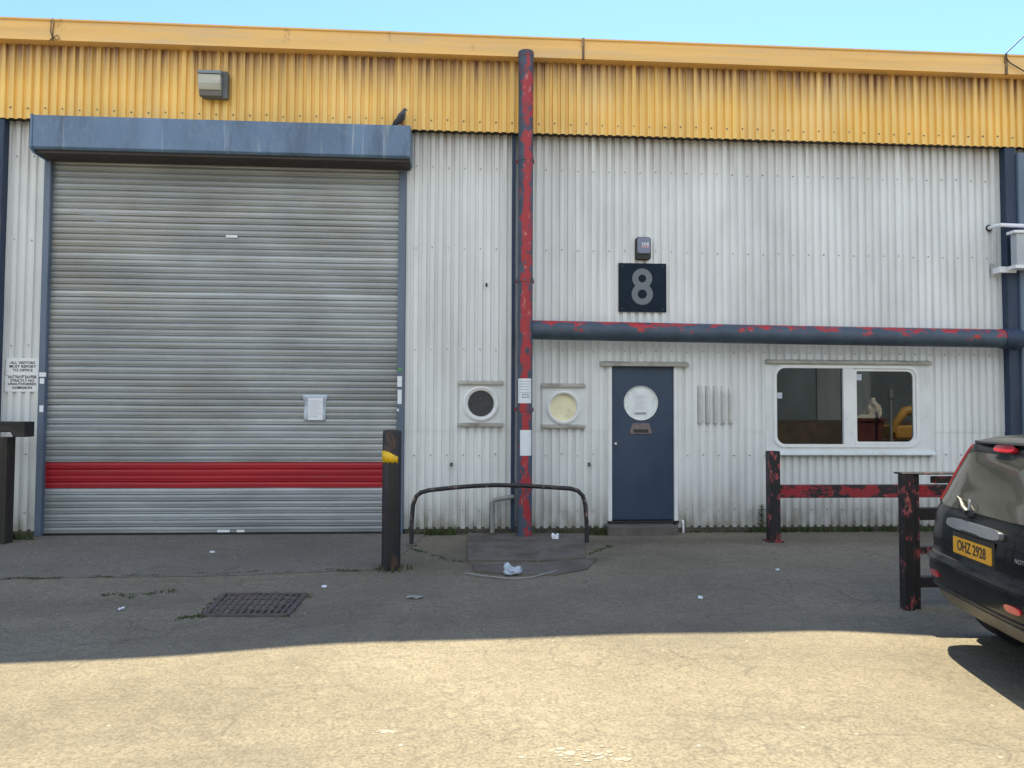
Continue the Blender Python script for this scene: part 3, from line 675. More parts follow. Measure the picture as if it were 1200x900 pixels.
# ---------------- pipes and columns
DPO = .38
w = MB(); w.tube([(x_dp, D-DPO, .0), (x_dp, D-DPO, 1.0), (x_dp, D-DPO, 3.0), (x_dp, D-DPO, z_gb-.08), (x_dp, D-DPO, z_gb+.015)], .099, 28)
dp = w.build('downpipe', M['pipe_red'], unit, smooth=True)
for zz in (PZ(616, 480, .27), PZ(616, 190, .27), PZ(616, 570, .27), PZ(616, 330, .27)):
    w = MB(); w.tube([(x_dp, D-DPO, zz-.03), (x_dp, D-DPO, zz+.03)], .106, 28); w.box(x_dp-.125, x_dp+.125, D-DPO+.09, D-DPO+.115, zz-.025, zz+.025); w.box(x_dp-.03, x_dp+.03, D-DPO+.115, D+.01, zz-.02, zz+.02); w.build('pipe_clip', M['pipe_red'], dp)
w = MB(); w.tube([(x_dp, D-DPO, z_gb-.06), (x_dp, D-DPO, z_gb+.005)], [.103, .106], 28); w.build('pipe_collar', M['pipe_red'], dp, smooth=True)
# backing channel of the wall joint beside it
w = MB(); w.box(x_dp-.155, x_dp-.105, D-.05, D+.03, .05, z_fb+.0); w.build('cover_strip', M['navy'], unit)
hp0 = (PX(622, 387, .27), PZ(622, 386.5, .27)); hp1 = (PX(1183, 397, .27), PZ(1183, 397, .27))
w = MB(); rad = .128; w.tube([(hp0[0]-.01, D-.27, hp0[1]), ((hp0[0]+hp1[0])/2, D-.27, (hp0[1]+hp1[1])/2-.004), (hp1[0], D-.27, hp1[1])], rad, 28)
hp = w.build('rainwater_tube', M['pipe_blue'], unit, smooth=True)
w = MB(); w.tube([(hp1[0]-.12, D-.27, hp1[1]), (hp1[0]+.02, D-.27, hp1[1]-.002), (hp1[0]+.10, D-.25, hp1[1]-.01), (hp1[0]+.13, D-.2, hp1[1]-.02)], [.136, .142, .15, .14], 28); w.build('end_bend', M['navy'], hp, smooth=True)
c1 = PX(1190.5, 250, .1)
w = MB(); w.box(x_col, c1, D-.12, D+.02, 0, z_fb); w.build('steel_column', M['navy'], unit, bevel=.006)
w = MB(); w.box(c1+.004, c1+.62, D-.16, D+.02, 0, z_fb-.08); w.build('blue_pilaster', M['navy_light'], unit, bevel=.02)
cl = PX(-1, 380, .1); w = MB(); w.box(cl-.3, cl, D-.12, D+.02, 0, z_fb); w.build('steel_column', M['navy'], unit, bevel=.006)
# wall plugs
for px, py in ((570, 333), (529, 543), (690, 543)):
    x, z = P(px, py); w = MB(); w.tube([(x, D+.01, z), (x, D-.035, z), (x, D-.04, z-.04)], .014, 8); w.build('wall_hook', M['ink'], unit)
# waste pipe behind the hoop
x, _ = P(577, 600, .08); w = MB(); zt = PZ(577, 585, .08); x2 = PX(602, 580, .08)
w.tube([(x, D-.1, 0), (x, D-.1, zt-.05), (x+.02, D-.1, zt-.015), (x+.06, D-.1, zt), (x2, D-.1, zt+.035)], .03, 12); w.build('waste_pipe', M['pvc'], unit, smooth=True)

# ================================================================== THINGS ON THE FACADE
def board(name, x0, x1, z0, z1, y, mat, parent, th=.006, bevel=0): 
    w = MB(); w.box(x0, x1, y-th, y, z0, z1); return w.build(name, mat, parent, bevel=bevel)
# visitor sign
x0, x1 = PX(6.5, 439, .01), PX(46.5, 439, .01); z1, z0 = PZ(26, 419.5, .01), PZ(26, 459, .01)
t = thing('notice_board', 'white visitors and admission sign on the wall left of the roller shutter', 'sign', ((x0+x1)/2, D-.005, z0))
zm = z0+(z1-z0)*.475
board('board', x0, x1, zm+.005, z1, D-.006, M['sign_white'], t); board('board', x0-.005, x1-.005, z0, zm-.003, D-.006, M['sign_white'], t)
hh = (z1-z0)
for s_, f, sz in (('ALL VISITORS', .855, .066), ('MUST REPORT', .745, .066), ('TO OFFICE', .635, .066), ('DO NOT ENTER', .425, .062), ('STRICTLY NO', .325, .062), ('UNAUTHORISED', .225, .060), ('ADMISSION', .115, .062)):
    text('lettering', s_, sz*.74, (x0+x1)/2, z0+hh*f, D-.0135, M['ink'], t, xs=1.05, bold=.0008)
# number sign
x0, x1 = PX(725, 337, .03), PX(781, 337, .03); z1, z0 = PZ(753, 308.5, .03), PZ(753, 365.5, .03)
t = thing('number_sign', 'square navy sign with grey number 8 above the door', 'sign', ((x0+x1)/2, D-.02, z0))
board('board', x0, x1, z0, z1, D-.012, M['sign_navy'], t, .016, .002)
ccx = (x0+x1)/2-.005; sc = (x1-x0)/355.0
def zz_(p): return z1-(p-315)*sc
w = MB(); w.annulus(ccx, zz_(428), [(74*sc, D-.0285), (74*sc, D-.0315), (29*sc, D-.0315), (29*sc, D-.0285)], 48); w.annulus(ccx, zz_(543), [(79*sc, D-.0285), (79*sc, D-.0330), (34*sc, D-.0330), (34*sc, D-.0285)], 48); w.build('numeral', M['numeral'], t)
w = MB()
for sx in (x0+.05, x1-.05):
    for sz in (z0+.04, z1-.04): w = MB(); w.annulus(sx, sz, [(.0, D-.033), (.007, D-.032), (.008, D-.028)], 10); w.build('screw', M['lamp_body'], t)

# alarm box
x0, x1 = PX(745.8, 290, .08), PX(763.2, 290, .08); z1, z0 = PZ(754, 277.5, .08), PZ(754, 304, .08)
t = thing('alarm_box', 'small blue grey burglar alarm box with black base above the number sign', 'alarm', ((x0+x1)/2, D-.05, z0))
w = MB(); o1 = rrect(x0, x1, z0, z1, .035, 5); w.loft([[(x, y, z) for x, z in o1] for y in (D+.0, D-.07)]); w.build('base', M['black'], t, bevel=.008)
w = MB(); zc = z0+(z1-z0)*.24
def shr(o, k): 
    mx_, mz_ = (x0+x1)/2, (zc+z1)/2
    return [(mx_+(x-mx_)*k, mz_+(z-mz_)*k) for x, z in o]
o2 = rrect(x0+.012, x1-.012, zc, z1-.012, .03, 5)
w.loft([[(x, y, z) for x, z in shr(o2, k)] for y, k in ((D-.0705, 1), (D-.09, .98), (D-.10, .9))]); w.build('cover', M['alarm'], t, smooth=True)
w = MB(); mx_ = (x0+x1)/2+.015; zl = z0+(z1-z0)*.60
for k in range(4): w.box(mx_-.045+k*.024, mx_-.045+k*.024+(.012 if k < 3 else .018), D-.1035, D-.1012, zl, zl+.042)
w.build('logo', M['paper'], t)
w = MB(); w.box(mx_-.055, mx_+.05, D-.1035, D-.1012, zl-.028, zl-.008); w.build('logo_stripe', pmat('pink_stripe', (.62, .36, .40), .5), t)
# wall lamp
x0, x1 = PX(231, 95, .34), PX(264, 95, .34); z1, z0 = PZ(247, 79, .34), PZ(247, 112, .34); yb = D-FO
t = thing('wall_lamp', 'grey bulkhead lamp with clouded lens on the yellow fascia', 'lamp', ((x0+x1)/2, yb, z0))
wd = x1-x0; hh = z1-z0
w = MB(); w.prism_x([(yb, z0+.02), (yb-.12, z0), (yb-.12, z1-.02), (yb-.1, z1), (yb, z1)], x0+.03, x1); w.build('back_box', M['lamp_body'], t, bevel=.012)
w = MB(); w.prism_x([(yb-.121, z1-.005), (yb-.2, z1-.035), (yb-.2, z1-.075), (yb-.121, z1-.075)], x0, x1-.06); w.build('hood', pmat('blue_grey_hood', (.22, .27, .31), .4), t, bevel=.006)
w = MB(); w.prism_x([(yb-.121, z1-.078), (yb-.19, z1-.08), (yb-.2, z1-hh*.55), (yb-.17, z0+.09), (yb-.121, z0+.085)], x0+.005, x1-.065); w.build('lens', M['lamp_glass'], t, bevel=.01)
w = MB(); w.prism_x([(yb-.121, z0+.08), (yb-.165, z0+.082), (yb-.15, z0+.02), (yb-.121, z0+.01)], x0+.012, x1-.06); w.build('lower_trim', pmat('grey_trim', (.15, .14, .125), .5), t, bevel=.005)
# notice on the shutter: sheet in a plastic sleeve
x0, x1 = PX(354.5, 478), PX(383.5, 478); z1, z0 = PZ(369, 462.5), PZ(369, 494)
t = thing('paper_notice', 'white paper notice in a clear sleeve taped to the roller shutter', 'notice', ((x0+x1)/2, D, z0))
w = MB(); n = 8; front = []
for k, zz in enumerate([z0+(z1-z0)*i/n for i in range(n+1)]):
    y = D+.004-.012*math.sin(k*.9); front.append([(x0+(.02 if k < n-1 else 0)+(x1-x0-(.04 if k < n-1 else 0))*j/6, y-.004*math.sin(j*1.3+k), zz) for j in range(7)])
n0 = len(w.v)
for r_ in front: w.v += r_
for i in range(n):
    for j in range(6): w.face((n0+i*7+j, n0+i*7+j+1, n0+(i+1)*7+j+1, n0+(i+1)*7+j))
sl = w.build('sleeve', M['plastic_sleeve'], t, smooth=True); md = sl.modifiers.new('thick', 'SOLIDIFY'); md.thickness = .002
xa, xb, za, zb = x0+(x1-x0)*.24, x1-(x1-x0)*.17, z0+.02, z1-.045
w = MB(); w.box(xa, xb, D-.022, D-.018, za, zb); w.build('sheet', M['paper'], t)
def printing(parent, xa, xb, za, zb, y, rows_, mat='ink_pale', h=.006, seed=1):
    rnd = random.Random(seed); w = MB()
    for k in range(rows_):
        z = zb-(k+.8)*(zb-za)/(rows_+.6); x = xa+.015; end = xb-.015-(rnd.random()*.35*(xb-xa) if k % 3 == 2 else 0)
        while x < end-.01:
            l = rnd.uniform(.01, .03); w.box(x, min(end, x+l), y-.001, y, z, z+h); x += l+.006
    return w.build('printed_text', M[mat], parent)
printing(t, xa, xb, za+.02, zb-.02, D-.0225, 9, h=.005, seed=3)
# notice behind the door porthole glass
cx, cz = P(751, 472.5); 
t = thing('paper_notice', 'white printed sheet in the round window of the navy door', 'notice', (cx, D+.01, cz-.13))
w = MB(); w.box(cx-.085, cx+.085, D+.0225, D+.0235, cz-.16, cz+.13); w.build('sheet', M['paper'], t)
printing(t, cx-.08, cx+.08, cz-.1, cz+.11, D+.0222, 8, h=.005, seed=5)
w = MB(); w.box(cx-.08, cx+.08, D+.0212, D+.0222, cz-.155, cz-.125); w.build('footer_band', M['ink_pale'], t)
# two notices wrapped on the downpipe
def pipe_notice(y_top, y_bot, xa, xb, label, seed, rows_):
    R = .103; za, zb = PZ(616, y_bot, .48), PZ(616, y_top, .48)
    ang = lambda px: math.asin(max(-1, min(1, (PX(px, 450, .48)-x_dp)/R)))
    a0, a1 = ang(xa), ang(xb); w = MB(); k = 12; ring = []
    t = thing('paper_notice', label, 'notice', (x_dp, D-.48, za))
    for zz in (za, zb): ring.append([(x_dp+R*math.sin(a0+(a1-a0)*j/k), D-DPO-R*math.cos(a0+(a1-a0)*j/k), zz) for j in range(k+1)]+[(x_dp+(R-.002)*math.sin(a1-(a1-a0)*j/k), D-DPO-(R-.002)*math.cos(a1-(a1-a0)*j/k), zz) for j in range(k+1)])
    w.loft(ring); w.build('sheet', M['paper'], t, smooth=True)
    if rows_:
        w = MB(); rnd = random.Random(seed)
        for r_ in range(rows_):
            z = zb-.04-r_*(zb-za-.07)/rows_; a = a0+.2; hh_ = .008
            if r_ >= rows_-2: hh_ = .022
            while a < a1-.25:
                l = rnd.uniform(.08, .3) if r_ < rows_-2 else .14
                if r_ < rows_-2 or .3 < (a-a0)/(a1-a0) < .8:
                    q = []
                    for zz in (z, z+hh_): q.append([(x_dp+(R+.001)*math.sin(a+l*j/3), D-DPO-(R+.001)*math.cos(a+l*j/3), zz) for j in range(4)])
                    n0 = len(w.v); w.v += q[0]+q[1]
                    for j in range(3): w.face((n0+j, n0+j+1, n0+5+j, n0+4+j))
                a += l+.07
        w.build('printed_text', M['ink_pale' if rows_ > 2 else 'ink'], t)
pipe_notice(443.5, 472.5, 607.6, 622.8, 'printed white notice wrapped on the red downpipe above a blank one', 2, 7)
pipe_notice(504, 534, 609.8, 623.2, 'blank white label wrapped on the downpipe between the two porthole windows', 4, 0)
# pale sign box on brackets at the right hand pilaster
xs0 = PX(1189, 290, .3); zt, zb_ = PZ(1195, 274, .3), PZ(1195, 311, .3)
t = thing('bracket_sign', 'pale grey box sign on white brackets beside the navy column', 'sign', (xs0+.4, D-.16, zb_))
w = MB(); w.box(xs0, xs0+.9, D-.34, D-.22, zb_, zt); w.build('box', M['grey_sign'], t, bevel=.008)
w = MB(); w.box(xs0-.045, xs0+.92, D-.36, D-.20, zt+.001, zt+.04); w.build('top_rail', M['sign_white'], t, bevel=.005)
w = MB(); w.box(xs0-.035, xs0+.92, D-.36, D-.20, zb_-.05, zb_-.001); w.build('bottom_rail', M['sign_white'], t, bevel=.005)
for dx in (.2, .75):
    w = MB(); w.box(xs0+dx-.03, xs0+dx+.03, D-.22, D-.163, zb_+.05, zt-.05); w.build('bracket', M['galv'], t)
xa, za = P(1168.5, 263.5, .2); w_ = MB()
t = thing('cable_conduit', 'white pipe arm crossing the navy column above a sign', 'pipe', (xa, D-.05, za))
w_.tube([(xa+.02, D+.01, za), (xa+.02, D-.12, za), (xa+.05, D-.2, za), (xa+.2, D-.2, za-.003), (xa+.9, D-.2, za-.01)], .028, 12); w_.build('arm', M['sign_white'], t, smooth=True)
w_ = MB(); w_.tube([(xa+.02, D+.02, za), (xa+.02, D-.012, za)], .05, 14); w_.build('wall_flange', M['ink'], t)
xa, za = P(1166.5, 316, .1)
t = thing('wall_bracket', 'small white bracket on the wall edge below the grey box sign', 'bracket', (xa+.1, D-.05, za))
w_ = MB(); w_.box(xa, xa+.05, D-.02, D-.004, za-.08, za+.10); w_.build('back_plate', M['galv'], t); w_ = MB(); w_.box(xa+.02, xa+.27, D-.16, D-.125, za-.05, za+.035); w_.box(xa+.02, xa+.045, D-.125, D-.02, za-.05, za+.035); w_.build('arm', M['sign_white'], t, bevel=.004)
# cables
xa, za = P(1178, 63, GO); xe = PX(1215, 40, GO)
w = MB(); w.tube([(xa+1.6, D-.9, za+1.75), (xa+.8, D-.6, za+.85), (xa+.2, D-.36, za+.2), (xa, D-GO-.02, za), (xa-.005, D-GO-.022, za-.07), (xa+.04, D-GO-.03, za-.14), (xa+.3, D-GO-.04, za-.29), (xa+.9, D-GO-.05, za-.45)], .0085, 8)
tag(centre(w.build('overhead_cable', M['cable'], None, smooth=True)), 'thin dark overhead cable draped over the gutter at its right end', 'cable')
xa, za = P(61, 14, GO); zb2 = PZ(61, 42, GO)
w = MB(); w.tube([(xa-.01, D-.1, za-.02), (xa, D-GO-.012, za-.11), (xa-.005, D-GO-.016, zb2+.05), (xa+.02, D-GO-.02, zb2-.02), (xa+.07, D-GO-.02, zb2-.06), (xa+.11, D-GO-.02, zb2-.05), (xa+.09, D-GO-.02, zb2+.005), (xa+.03, D-GO-.02, zb2-.03), (xa-.02, D-GO-.02, zb2-.08)], .005, 6)
tag(centre(w.build('loose_wire', M['cable'], None, smooth=True)), 'short dark wire hanging in a loop over the yellow gutter at left', 'wire')

# pigeon on the shutter housing
bx = PX(471, 140, .25); bz = hz1+.0095; by = D-.25
t = thing('pigeon', 'dark grey pigeon standing on the right end of the shutter housing', 'bird', (bx, by, bz))
def bird():
    # spine from tail to beak tip, upright stance, facing right
    pts = [(-.085, .035), (-.066, .06), (-.045, .085), (-.02, .115), (.004, .148), (.018, .178), (.026, .2), (.036, .218), (.05, .226), (.064, .223)]
    rad = [(.010, .018), (.022, .030), (.040, .044), (.052, .052), (.050, .048), (.036, .034), (.025, .022), (.024, .022), (.016, .015), (.006, .006)]
    w = MB(); rings = []
    for i, ((px, pz), (ra, rb)) in enumerate(zip(pts, rad)):
        a = Vector((pts[min(i+1, 9)][0]-pts[max(i-1, 0)][0], 0, pts[min(i+1, 9)][1]-pts[max(i-1, 0)][1])).normalized(); u = Vector((-a.z, 0, a.x))
        rings.append([Vector((px, 0, pz))+u*(ra*math.cos(q))+Vector((0, 1, 0))*(rb*math.sin(q)) for q in [2*PI*j/14 for j in range(14)]])
    w.loft(rings); o = w.build('body', M['pigeon'], t, smooth=True, local=True); o.modifiers.new('s', 'SUBSURF').render_levels = 1
    for sy in (-1, 1):
        w = MB(); rings = []
        for fx, fz, ww, th in ((-.115, .012, .006, .004), (-.08, .045, .03, .010), (-.045, .085, .045, .014), (-.01, .125, .04, .012), (.008, .15, .012, .006)):
            rings.append([Vector((fx-.01+ww*.7*math.cos(q)*.8, sy*(.044+.008+th*math.sin(q)), fz+ww*.7*math.cos(q)*-.55)) for q in [2*PI*j/10 for j in range(10)]])
        w.loft(rings); w.build('wing', M['pigeon_dark'], t, smooth=True, local=True)
        w = MB(); w.tube([(.0, sy*.022, .075), (.004, sy*.022, .04), (.0, sy*.022, .006)], [.010, .005, .004], 8)
        for a in (-.5, 0, .5, PI): w.tube([(0, sy*.022, .005), (.03*math.cos(a), sy*.022+.03*math.sin(a), .003)], .0028, 6)
        w.build('leg', M['pink'], t, smooth=True, local=True)
        w = MB(); w.annulus(0, 0, [(.0, 0), (.003, .001), (.004, .003)], 10); w.v = [(.040+x, sy*(.0215-.0*y), .222+z) for x, y, z in w.v]; w.build('eye', M['beak'], t, local=True)
    w = MB(); w.tube([(.060, 0, .2235), (.075, 0, .220), (.084, 0, .214)], [.006, .004, .0015], 8); w.build('beak', M['beak'], t, smooth=True, local=True)
    w = MB(); w.loft([[(-.06, -.02, .062), (-.06, .02, .062), (-.06, .02, .072), (-.06, -.02, .072)], [(-.135, -.03, .002), (-.135, .03, .002), (-.132, .03, .007), (-.132, -.03, .007)]]); w.build('tail', M['pigeon_dark'], t, local=True)
bird(); t.rotation_euler = (0, 0, .5); t.scale = (1.05, 1.05, 1.25)

# ================================================================== YARD FURNITURE
# bollard
bx, by = G(458, 667); zc_ = Vector((bx, by, 0)).dot(AX[2])
r_b = 11*zc_/FPX; hb = 160*zc_/FPX
t = thing('bollard', 'tall black steel bollard with torn yellow tape right of the shutter', 'bollard', (bx, by, 0))
w = MB(); w.tube([(bx, by, -.02), (bx, by, .04), (bx, by, .6), (bx, by, hb-.03), (bx, by, hb-.008), (bx, by, hb)], [r_b, r_b, r_b, r_b, r_b*.93, r_b*.75], 32); w.build('post', M['bollard'], t, smooth=True)
zt, zb_ = hb*(667-531)/160, hb*(667-544.5)/160
w = MB(); k = 26; RR = r_b+.002; lo, up = [], []
for j in range(k+1):
    a = -2.6+3.35*j/k                                # angle from facing the camera, torn at the right end
    fr = j/k; z_u = zt-(.0 if fr < .68 else .055*(fr-.68)/.32)-.012*abs(math.sin(j*1.9))*(fr > .6); z_l = zb_+(.01*math.sin(j*1.7))*(fr > .5)
    lo.append((bx+RR*math.sin(a), by-RR*math.cos(a), z_l)); up.append((bx+RR*math.sin(a), by-RR*math.cos(a), max(z_l+.01, z_u)))
n0 = 0; w.v = lo+up
for j in range(k): w.face((j, j+1, k+2+j, k+1+j))
o = w.build('reflective_tape', M['tape'], t, smooth=True); md = o.modifiers.new('thick', 'SOLIDIFY'); md.thickness = .003; md.offset = 1
# hoop barrier
lx, ly = G(482, 640); rx, ry = G(687.5, 637); yy = (ly+ry)/2; k_ = yy/FPX*1.003
def hz(px, py): v = ray(px, py); tt = yy/v.y; return (v.x*tt, yy, H+v.z*tt)
t = thing('hoop_barrier', 'low bent black hoop barrier standing around the red downpipe', 'barrier', ((lx+rx)/2, yy, 0))
pts = [(lx, yy, -.02), hz(482.5, 612), hz(484, 592), hz(487.5, 582), hz(493.5, 577), hz(503, 574.5), hz(530, 571.5), hz(555, 569.5), hz(580, 568.5), hz(612, 569), hz(645, 571), hz(668, 572.5), hz(677, 575), hz(683, 581), hz(686, 592), hz(687.3, 612), (rx, yy, -.02)]
w = MB(); w.tube(pts, .027, 14); w.build('hoop', M['hoop'], t, smooth=True)
for x in (lx, rx):
    w = MB(); w.tube([(x, yy, -.02), (x, yy, .014), (x, yy, .022)], [.075, .075, .05], 16); w.build('foot_collar', M['slab'], t)
# far knee rail barrier (parallel to the wall)
fx, fy = G(906.5, 634.5); zc_ = Vector((fx, fy, 0)).dot(AX[2]); hp_ = 105*zc_/FPX; hw = 6.3*zc_/FPX
t = thing('rail_barrier', 'black post barrier with a red flaking rail below the office window', 'barrier', (fx, fy, 0))
w = MB(); w.box(fx-hw, fx+hw, fy-hw, fy+hw, -.02, hp_); w.build('post', M['post_black'], t, bevel=.006)
v = ray(980, 568); zr1 = H+v.z*(fy/v.y); v = ray(980, 583); zr0 = H+v.z*(fy/v.y); xe = fx+3.6
w = MB(); w.box(fx+hw+.002, xe, fy-.045, fy+.045, zr0, zr1); w.build('rail', M['rail_red'], t, bevel=.008)
w = MB(); w.box(xe-.05, xe+hw*2-.05, fy+.048, fy+.048+hw*2, -.02, hp_); w.build('post', M['post_black'], t, bevel=.006)
w = MB(); w.box(fx-hw-.03, fx+hw+.03, fy-hw-.03, fy+hw+.03, -.02, .018); w.build('base_plate', M['rail_red'], t, bevel=.004)
# near barrier, mostly behind the car
nx, ny = G(1063.5, 714); zc_ = Vector((nx, ny, 0)).dot(AX[2]); kz = zc_/FPX; hp_ = 157.5*kz+gz(nx, ny); hw = 6*kz
t = thing('rail_barrier', 'worn black barrier of stacked rails and twin posts behind the car', 'barrier', (nx, ny, 0))
w = MB(); w.box(nx-hw, nx+hw, ny-hw, ny+hw, -.12, hp_-.012); w.build('post', M['post_black'], t, bevel=.006)
w = MB(); w.box(nx+hw+.004, nx+hw+.076, ny-.005, ny+.075, -.12, hp_-.013); w.build('post', M['post_black'], t, bevel=.006)
w = MB(); w.box(nx-hw-.002, nx+2.0, ny-hw-.004, ny+.10, hp_-.011, hp_+.003); w.build('top_plate', M['post_black'], t, bevel=.004)
def zat(py): return hp_-(py-557)*kz
for py0, py1, mm in ((571, 583, 'rail_red'), (598, 612, 'post_black'), (643, 651, 'post_black'), (678, 690, 'post_black')):
    w = MB(); w.box(nx+hw+.079, nx+2.0, ny+.0, ny+.085, zat(py1), zat(py0)); w.build('rail', M[mm], t, bevel=.006)
w = MB(); w.box(nx+.25, nx+1.99, ny-.01, ny+.05, zat(569), zat(561)); w.build('rail', M['rail_red'], t, bevel=.004)
w = MB(); w.box(nx+2.002, nx+2.1, ny-.04, ny+.06, -.12, hp_-.012); w.build('post', M['post_black'], t, bevel=.006)
# left barrier cut by the frame
lx, ly = G(8, 637); zc_ = Vector((lx, ly, 0)).dot(AX[2]); kz = zc_/FPX; hp_ = 142*kz
t = thing('rail_barrier', 'dark timber barrier post with a black cap rail left of the shutter', 'barrier', (lx, ly, 0))
ex = lx+22*kz
w = MB(); w.box(lx-10*kz, lx+2*kz, ly-.09, ly+.09, -.02, hp_-.19); w.build('post', pmat('dark_weathered_timber', (.028, .025, .021), .7, var=.35, scale=3, stretch=(4, 4, .5), patches=[((.08, .075, .035), 4, (1, 1, .5), .55, .75, .5)]), t, bevel=.008)
w = MB(); w.loft([[(x, ly-.11, hp_-.188+o_), (x, ly+.11, hp_-.188+o_), (x, ly+.11, hp_), (x, ly-.11, hp_)] for x, o_ in ((lx-1.6, .06), (lx+6*kz, .06), (lx+9*kz, .0), (ex, .0))]); w.build('cap_rail', M['timber_cap'], t, bevel=.01)

# ---------------- slab and drain
sl = [(547.5, 626.5), (684, 627), (686, 655), (636, 658), (548, 659)]
w = MB(); w.slab([G(*p) for p in sl], -.03, .028); struct(w.build('concrete_slab', M['slab'], None, bevel=.012))
lo2 = [(553, 661), (636, 660), (668, 657.5), (700, 655), (688, 668), (650, 675), (590, 674), (556, 671)]
w = MB(); w.slab([G(*p) for p in lo2], -.03, .016); struct(w.build('broken_slab', M['slab'], None))
c = [Vector((*G(*p), gz(*G(*p)))) for p in ((240, 722), (336, 722), (358, 697), (263, 697))]
t = thing('drain_grate', 'rusty iron drain grating set in the tarmac before the shutter', 'drain', tuple((c[0]+c[1]+c[2]+c[3])/4))
def bil(u, v): return (c[0]*(1-u)+c[1]*u)*(1-v)+(c[3]*(1-u)+c[2]*u)*v
w = MB()
for a, b in (((0, 0), (1, 0)), ((1, 0), (1, 1)), ((1, 1), (0, 1)), ((0, 1), (0, 0))):
    w.obox(bil(*a)+Vector((0, 0, .008)), bil(*b)+Vector((0, 0, .008)), .045, .016)
w.build('frame', M['grate'], t)
w = MB()
for k in range(1, 12): w.obox(bil(k/12+.0, .04)+Vector((0, 0, .0072)), bil(k/12, .96)+Vector((0, 0, .0072)), .024, .0105)
for k in range(1, 4): w.obox(bil(.03, k/4)+Vector((0, 0, .0066)), bil(.97, k/4)+Vector((0, 0, .0066)), .03, .0105)
w.build('bars', M['grate'], t)
w = MB(); w.loft([[tuple(bil(u_, v_)+Vector((0, 0, dz_))) for u_, v_ in ((.0, .0), (1, .0), (1, 1), (.0, 1))] for dz_ in (-.03, .0015)]); w.build('pit_shade', M['pit_dark'], t)  # dark plate standing in for the shaded pit under the bars

# ---------------- litter
def crumple(name, cx, cy, rx, ry, rz, mat, label, cat, seed, z=.0, am=1.0):
    rnd = random.Random(seed); bm = bmesh.new(); bmesh.ops.create_icosphere(bm, subdivisions=3, radius=1)
    for v in bm.verts:
        d = 1+am*(.28*math.sin(5*v.co.x+seed)+.22*math.sin(7*v.co.y+2*seed)*math.cos(4*v.co.z)+rnd.uniform(-.12, .12))
        v.co = Vector((v.co.x*rx*d, v.co.y*ry*d, max(0, (v.co.z+.55)*rz*d)))
    me = bpy.data.meshes.new(name); bm.to_mesh(me); bm.free(); me.materials.append(mat)
    o = bpy.data.objects.new(name, me); COL.objects.link(o); o.location = (cx, cy, z+gz(cx, cy)); return tag(o, label, cat)
x, y = G(598, 674); crumple('plastic_bag', x, y, .085, .07, .055, M['bag'], 'crumpled blue white plastic bag by the broken concrete slab', 'litter', 3, .011)
x, y = G(651, 634); crumple('paper_cup', x, y, .042, .04, .036, M['paper'], 'small white crumpled cup on the slab right of the downpipe', 'litter', 5, .03)
x, y = G(491, 701); 
def flat_scrap(px, py, w_, d_, label, seed, mat='paper', name='paper_scrap'):
    rnd = random.Random(seed); x, y = G(px, py); g0 = gz(x, y)+.004; w = MB()
    k = 9; w.loft([[(x+w_*(.6+.4*rnd.random())*math.cos(2*PI*j/k), y+d_*(.6+.4*rnd.random())*math.sin(2*PI*j/k), g0+z+.01*rnd.random()*(i)) for j in range(k)] for i, z in ((0, .004), (1, .010))])
    return tag(centre(w.build(name, M[mat])), label, 'litter')
flat_scrap(487, 701, .10, .05, 'flattened pale paper scrap on the tarmac right of the bollard', 1, 'strap')
flat_scrap(249, 648, .035, .04, 'tiny white paper scrap on the apron before the shutter', 2)
flat_scrap(142, 715, .03, .04, 'tiny white scrap on the shaded tarmac left of the drain', 3)
flat_scrap(380, 689, .03, .03, 'small white fleck on the tarmac right of the drain grating', 4)
flat_scrap(821, 702, .025, .03, 'small pale fleck on the shaded tarmac before the door', 6)
flat_scrap(911, 669, .025, .03, 'small pale fleck on the tarmac near the office window', 8)
pts = [(545, 673), (560, 676), (580, 678), (600, 679), (620, 678), (638, 674.5), (652, 670.5)]
w = MB(); w.tube([(*G(*p), gz(*G(*p))+.012+.006*math.sin(i*1.4)) for i, p in enumerate(pts)], .007, 6); tag(centre(w.build('packing_strap', M['strap'], None, smooth=True)), 'pale curved packing strap lying beside the plastic bag', 'strap')
# dried white paint splashes on the sunlit yard
def splash(px, py, w_, d_, n, seed):
    rnd = random.Random(seed); x, y = G(px, py); w = MB()
    for k in range(n):
        cx, cy = x+rnd.gauss(0, w_), y+rnd.gauss(0, d_); r = rnd.uniform(.003, .016)*(1 if k > 3 else 1.9); m = 9
        n0 = len(w.v)
        for j in range(m): q = r*rnd.uniform(.3, 1.2); w.v.append((cx+q*1.5*math.cos(2*PI*j/m), cy+q*math.sin(2*PI*j/m), .0009+gz(cx, cy)+.00003*k))
        w.face(range(n0, n0+m))
    return w
for px, py, a, b, n, sd, lab in ((690, 885, .11, .04, 46, 2, 0), (448, 857, .05, .02, 14, 4, 1)):
    o = splash(px, py, a, b, n, sd).build('paint_splash', M['white_paint_splash']); struct(o)

